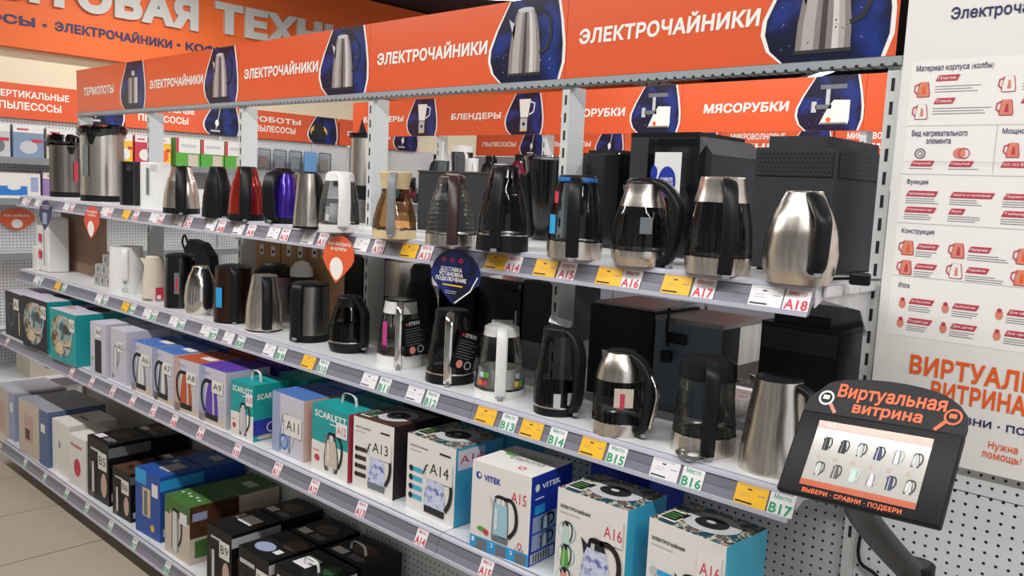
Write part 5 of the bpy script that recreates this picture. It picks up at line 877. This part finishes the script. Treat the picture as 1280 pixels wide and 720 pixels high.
o = thing('swivel_stand', 'thick dark grey swivel arm carrying the touch screen', 'stand', (0, 0, 0))
e0 = C0 - EN * .03 - EY * .03; e1 = Vector((.24, -.28, 1.09)); 
MB().sweep(curve([e0, (.17, -.43, 1.25), (.2, -.36, 1.17), e1], 14), .062, .038, ARMK, 14, ref=(1, 0, 0)).build('upper_arm', o, 60); MB().sweep(curve([e1 + Vector((0, 0, .03)), e1 + Vector((.004, .01, -.03)), (.25, -.22, .96), (.25, -.1, .7)], 14), .05, .045, ARMK, 14, ref=(1, 0, 0)).build('lower_arm', o, 60)
MB().lathe([(0, -.045), (.036, -.045), (.036, .03), (0, .03)], BLACK, 22).build('joint', o, 40, loc=e1 + Vector((0, 0, .0))); MB().box(.2, -.12, .6, .3, -.002, .75, ARMK).build('wall_plate', o)
o = thing('kiosk_cable', 'black cable hanging from the touch screen down the pegboard', 'cable', (0, 0, 0)); a = C0 - EN * .025 - EY * .07 - EX * .03
MB().sweep(curve([a, a + Vector((-.03, .05, -.01)), at(1076, 632, Y=-.03), at(1078, 655, Y=-.012), at(1074, 700, Y=-.012), (.10, -.012, .9), (.1, -.012, .5)], 40), .008, .008, BLACK, 8, ref=(1, 0, 0)).build('cable', o, 60)

# ------------------------------------------------------------------ second gondola: posts, shelf and goods
g2 = ['at its left end', 'behind the blue-rimmed kettle', 'behind the clear tank', 'behind the big machine', 'near the board', 'beyond the board']
for i in range(6): post(-4.83 + i, H2Y, 2.2, 'white post of the second shelving row, %s' % ('above the ribbed kettle' if i == 1 else g2[i] if i != 1 else ''), 0)
SZ2 = 1.72
for i in range(5):
    for z, nm in ((SZ2, 'upper'), (1.2, 'lower')):
        t = thing('shelf', '%s shelf of the second row, %s section from the left' % (nm, nth[i]), 'shelf', (-4.83 + i, 1.6, z)); MB().box(.017, 0, -.03, .983, .395, 0, SHELFW).build('deck', t); MB().box(.003, -.012, -.06, .997, -.001, 0, RAIL).build('price_rail', t)
def far_item(kind, x, y, z, label, m=WHITEP, h=.28, r=.06):
    if kind == 'jug':
        o = thing('glass_jug_blender', label, 'blender', (x, y, z), R_(-30), 'goods on the second row'); MB().lathe([(0, 0), (r * .9, 0), (r * .8, h * .2), (0, h * .2)], m, 20).build('base', o, 40); MB().lathe([(r * .7, h * .2), (r * .95, h * .85), (r * 1.0, h)], G_SMOKE, 20).build('jug', o, 40); MB().lathe([(r * 1.02, h * .9), (r * 1.02, h), (0, h + .01)], m, 20).build('lid', o, 40); MB().sweep(curve([(r * .9, 0, h * .9), (r * 1.7, 0, h * .8), (r * 1.5, 0, h * .4), (r * .8, 0, h * .3)], 12), .018, .014, m, 8).build('handle', o, 60)
    elif kind == 'beaker':
        o = thing('white_beaker', label, 'jug', (x, y, z), R_(-30), 'goods on the second row'); MB().lathe([(0, 0), (r, 0), (r * 1.05, h)], m, 20).build('body', o, 40); MB().sweep(curve([(r, 0, h * .9), (r * 1.8, 0, h * .8), (r * 1.7, 0, h * .35), (r, 0, h * .2)], 12), .014, .01, m, 8).build('handle', o, 60)
    elif kind == 'vac':
        o = thing('canister_vacuum', label, 'vacuum cleaner', (x, y, z), R_(random.uniform(-40, 40)), 'vacuum cleaners on the far shelves'); MB().lathe([(0, .02), (r * 1.3, .03), (r * 1.5, .1), (r * 1.1, h * .7), (r * .4, h * .85), (0, h * .88)], m, 22).build('body', o, 50); MB().lathe([(r * .55, h * .7), (r * .6, h), (0, h + .01)], BLACK, 16).build('dust_cap', o, 40)
        for s_ in (-1, 1): MB().lathe([(0, -.02), (r * .9, -.02), (r * .9, .02), (0, .02)], BLACK, 18).build('wheel', o, 40).matrix_local = Matrix.Translation((0, s_ * r * 1.45, r * .9)) @ Matrix.Rotation(PI / 2, 4, 'X')
        MB().sweep(curve([(r, 0, h * .6), (r * 1.5, 0, h * .95), (r * 1.2, r * .6, h * .5), (r * .4, r * .8, h * 1.02)], 16), .026, .026, BLACK, 8).build('hose', o, 60)
    return o
def far_at(px, y): P = at(px, 210, Y=y); return P.x
far_item('jug', far_at(577, 1.75), 1.75, SZ2, 'white blender with glass jug behind the ribbed kettle', WHITEP, at(577, 181, Y=1.75).z - SZ2 - .01, .075)
far_item('beaker', far_at(590, 1.68), 1.68, SZ2, 'small white beaker right of the jug blender', WHITEP, at(590, 198, Y=1.68).z - SZ2, .038)
far_item('beaker', far_at(626, 1.72), 1.72, SZ2, 'white beaker above the black knob-lid kettle', WHITEP, at(626, 205, Y=1.72).z - SZ2, .04)
P = at(553, 205, Y=1.64); o = thing('clear_chopper', 'clear chopper cup with white plunger behind the ribbed kettle', 'chopper', (P.x, 1.64, SZ2)); h_ = at(563, 201, Y=1.64).z - SZ2; MB().lathe([(0, 0), (.04, 0), (.045, h_)], G_SMOKE, 18).build('cup', o, 40); MB().lathe([(.05, h_), (.05, h_ + .006), (.006, h_ + .008), (.006, h_ + .12), (0, h_ + .122)], WHITEP, 16).build('plunger', o, 40)
cs = [(BLUEPL, 'bright blue'), (WINE, 'wine red'), (GREYK, 'dark grey'), (BLACK, 'black'), (WINE, 'dark red'), (BLACK, 'glossy black'), (GREYK, 'charcoal')]
for k, (px, zt) in enumerate(((546, .34), (611, .33), (648, .35))):
    m_, c_ = cs[k + 2]; far_item('vac', at(px, 200, Y=4.2).x, 4.2, 1.86, '%s canister vacuum on the far shelf, %s from the left' % (c_, nth[k]), m_, zt * .95, .062)
for k, (px, m_, c_, h_) in enumerate(((494, BLUEPL, 'bright blue', .13), (513, WINE, 'wine red', .17), (533, GREYK, 'dark grey', .16))):
    o = far_item('vac', at(px, 200, Y=1.8).x, 1.8, SZ2, '%s small appliance on the second row just right of the middle post' % c_, m_, h_, .034); o.name = 'small_appliance'; o['category'] = 'appliance'; o['group'] = 'goods on the second row'
for i in range(5):
    t = thing('shelf', 'shelf of the third row under the vacuums, %s section from the left' % nth[i], 'shelf', (-6.1 + 1.01 * i, 3.95, 1.859)); MB().box(.017 - (.44 if i == 0 else 0), 0, -.03, .993, .6, 0, SHELFW).build('deck', t)
    MB().box(.017, .62, .6 - 1.86, .993, .64, .33, mat('far_backing_grey', '8b8f96', .6)).build('backing', t)
    post(-6.1 + 1.01 * i, 4.64, 2.2, 'white post of the far third row, %s from the left' % nth[i])
# ------------------------------------------------------------------ goods on the left wall
def wbar(y0, y1, z, l):
    o = thing('wall_shelf', l, 'shelf', (-6.6, y0, z)); MB().box(0, 0, -.02, .3, y1 - y0, 0, SHELFW).build('deck', o); MB().box(.3, 0, -.04, .312, y1 - y0, .01, MIDGREY).build('price_rail', o)
for z, nm in ((1.905, 'upper'), (1.60, 'second'), (1.19, 'third'), (.62, 'low')):
    for k in range(3): wbar(-1.15 + 1.0 * k, -1.15 + 1.0 * k + .985, z, '%s white shelf on the left wall, %s section' % (nm, ('left', 'middle', 'right')[k]))
def pack(y, z, W_, H_, fm, tm_, label, fn=None, D=.12):
    o = thing('accessory_pack', label, 'box', (-6.57 + .24, y, z), R_(90), 'accessory packs on the left wall'); MB().box(0, 0, 0, W_, D, H_, fm, fm, fm, tm_).build('carton', o)
    p = Print((0, 0, 0), (1, 0, 0), (0, 0, 1), (0, -1, 0), .001)
    if fn: fn(p, W_, H_)
    p.build('front_print', o)
def topbar(c, c2=None):
    def g(p, W, H): p.rect(0, H * .78, W, H, BOXW, 1); p.rect(W * .12, H * .85, W * .5, H * .9, CRIM, 2); p.ell(W * .5, H * .35, W * .3, H * .2, c, 1, 10); p.rect(W * .6, H * .5, W * .95, H * .6, c2 or CRIM, 2)
    return g
packs = [(-.17, 1.905, .17, .25, LGREY, BOXW, 'pale pack at the left edge of the upper wall shelf', KGREY), (.02, 1.905, .21, .25, mat('hazy_blue_print', '7d93ab', .5), BOXW, 'blue picture pack on the upper wall shelf', LGREY), (.25, 1.905, .19, .24, BEIGEP, TAGY, 'yellow topped pack on the upper wall shelf left of thermopots', SKYB),
  (.80, 1.905, .1, .24, TAGY, CRIM, 'yellow and red pack right of the steel thermopot', WHITEP), (.92, 1.905, .16, .24, CRIM, BOXW, 'red pack behind the slim thermopots', BOXW), (1.12, 1.905, .1, .24, TAGY, BOXW, 'yellow pack beside the white post, left wall', ORINK)]
for a in packs: pack(a[0], a[1], a[2], a[3], a[4], a[5], a[6], topbar(a[7]))
for k in range(3): pack(1.265 + .225 * k, 1.905, .215, .245, GREENP, BOXW, ('left', 'middle', 'right')[k] + ' of three green and white filter boxes on the left wall', lambda p, W, H: (p.rect(0, H * .5, W, H, BOXW, 1), p.rect(0, H * .5, W * .12, H, CRIM, 2), p.rect(W * .5, 0, W * .92, H * .45, BEIGEP, 2), p.rect(W * .2, H * .7, W * .85, H * .8, LGREY, 2)))
pack(-.1, 1.60, .3, .2, BOXW, BOXW, 'white box with blue panel on the second wall shelf', lambda p, W, H: (p.rect(W * .05, H * .15, W * .7, H * .5, BLUEPL, 1), p.ell(W * .4, H * .45, W * .15, H * .1, BOXW, 2), p.rect(W * .78, H * .3, W * .95, H * .85, LILACB, 1))); pack(.22, 1.60, .24, .21, mat('mauve_print', '9a7bb0', .5), BOXW, 'mauve pack on the second wall shelf', topbar(PINKB))
pack(1.27, 1.60, .12, .2, BOXW, BOXW, 'white pack behind the steel conical kettle', topbar(GREENP)); pack(1.6, 1.60, .16, .2, BOXW, GREENP, 'white and green pack behind the black conical kettle', topbar(GREENP)); pack(1.42, 1.60, .15, .12, WHITEP, BOXW, 'small white pack on the second wall shelf')
o = thing('wall_base_shelf', 'white base shelf of the left wall below the box shelves', 'shelf', (-6.6, -1.2, 0)); MB().box(0, 0, .02, .75, 2.4, .3, POSTW, top=SHELFW).build('plinth', o); MB().box(.75, 0, .25, .765, 2.4, .31, RAIL).build('price_rail', o)
o = thing('appliance_box', 'beige box with black round stand picture on the left wall base shelf', 'box', (-6.0, .0, .3), R_(90)); MB().box(0, 0, 0, .42, .3, .3, BEIGEP).build('carton', o); p = Print((0, 0, 0), (1, 0, 0), (0, 0, 1), (0, -1, 0)); p.ell(.22, .07, .12, .025, INK, 1); p.rect(.2, .07, .24, .2, INK, 2); p.build('front_print', o)
# bags hanging right of the post
BAG = glass('bag_film', 'e9edf0', .6, .95)
for k in range(5):
    y = 2.2 + .17 * k; o = thing('accessory_bag', ('clear hanging accessory bag, %s from the left on the left wall' % nth[k]), 'bag', (-6.5, y, 1.92), R_(90), 'clear accessory bags on pegboard hooks')
    MB().bbox(-.07, -.02, 0, .07, .02, .2, BAG if k != 3 else mat('blue_film', '6fa0d0', .3), .015).build('film', o); MB().bbox(-.05, -.014, .02, .04, .014, .13, (PINKB, LGREY, LGREY, BLUEPL, BEIGEP)[k], .01).build('contents', o); MB().sweep([(0, 0, .2), (0, .1, .21)], .004, .004, CHROME, 6).build('hook', o)
o = thing('wall_flyer', 'orange drop-shaped sign on the left wall pegboard', 'flyer', (-6.55, .1, 1.44)); MB().prism([(.13 * math.sin(a) * (1 - .35 * max(0, -math.cos(a))), .085 * math.cos(a)) for a in [2 * PI * i / 24 for i in range(24)]], 0, .003, ORANGE, 'x').build('sheet', o); p = Print((.0035, 0, 0), (0, 1, 0), (0, 0, 1), (1, 0, 0)); p.text('Как выбрать', -.09, .015, .09, .04, WINK, 1); p.ell(0, -.035, .04, .035, WINK, 1); p.build('printing', o)

# ------------------------------------------------------------------ ceiling lamps
GLOW = mat('lamp_diffuser', 'f4f8ff', .5, var=0, emit=7)
for k, (x, y, z, a) in enumerate(LAMPS):
    o = thing('linear_lamp', ['linear ceiling lamp over the aisle, rightmost', 'linear ceiling lamp over the aisle, second', 'linear ceiling lamp over the aisle, third', 'linear ceiling lamp over the aisle, leftmost', 'bright linear lamp just above the header panels', 'linear lamp over the second aisle', 'linear lamp in front of the left wall', 'linear lamp over the third row', 'slanting linear lamp far behind the meat grinder header', 'linear lamp over the second row', 'linear lamp beyond the info board, running into the store', 'linear lamp over the aisle beyond the info board', 'linear lamp over the second aisle behind the info board'][k], 'lamp', (x, y, z), R_(a))
    MB().box(-.75, -.05, .012, .75, .05, .05, FIX).build('housing', o); MB().box(-.74, -.045, 0, .74, .045, .0115, GLOW).build('diffuser', o)
    for s_ in (-.5, .5): MB().sweep([(s_, 0, .05), (s_, 0, 3.72 - z)], .006, .006, FIX, 6, ref=(1, 0, 0)).build('suspension', o)
    L = bpy.data.lights.new('lamp_light', 'AREA'); L.shape = 'RECTANGLE'; L.size = 1.45; L.size_y = .09; L.energy = LAMP_W; L.color = (1, .985, .96); lo = bpy.data.objects.new('lamp_light', L); COL.objects.link(lo); lo.parent = o; lo.location = (0, 0, -.004)
bpy.data.scenes.remove(TS)
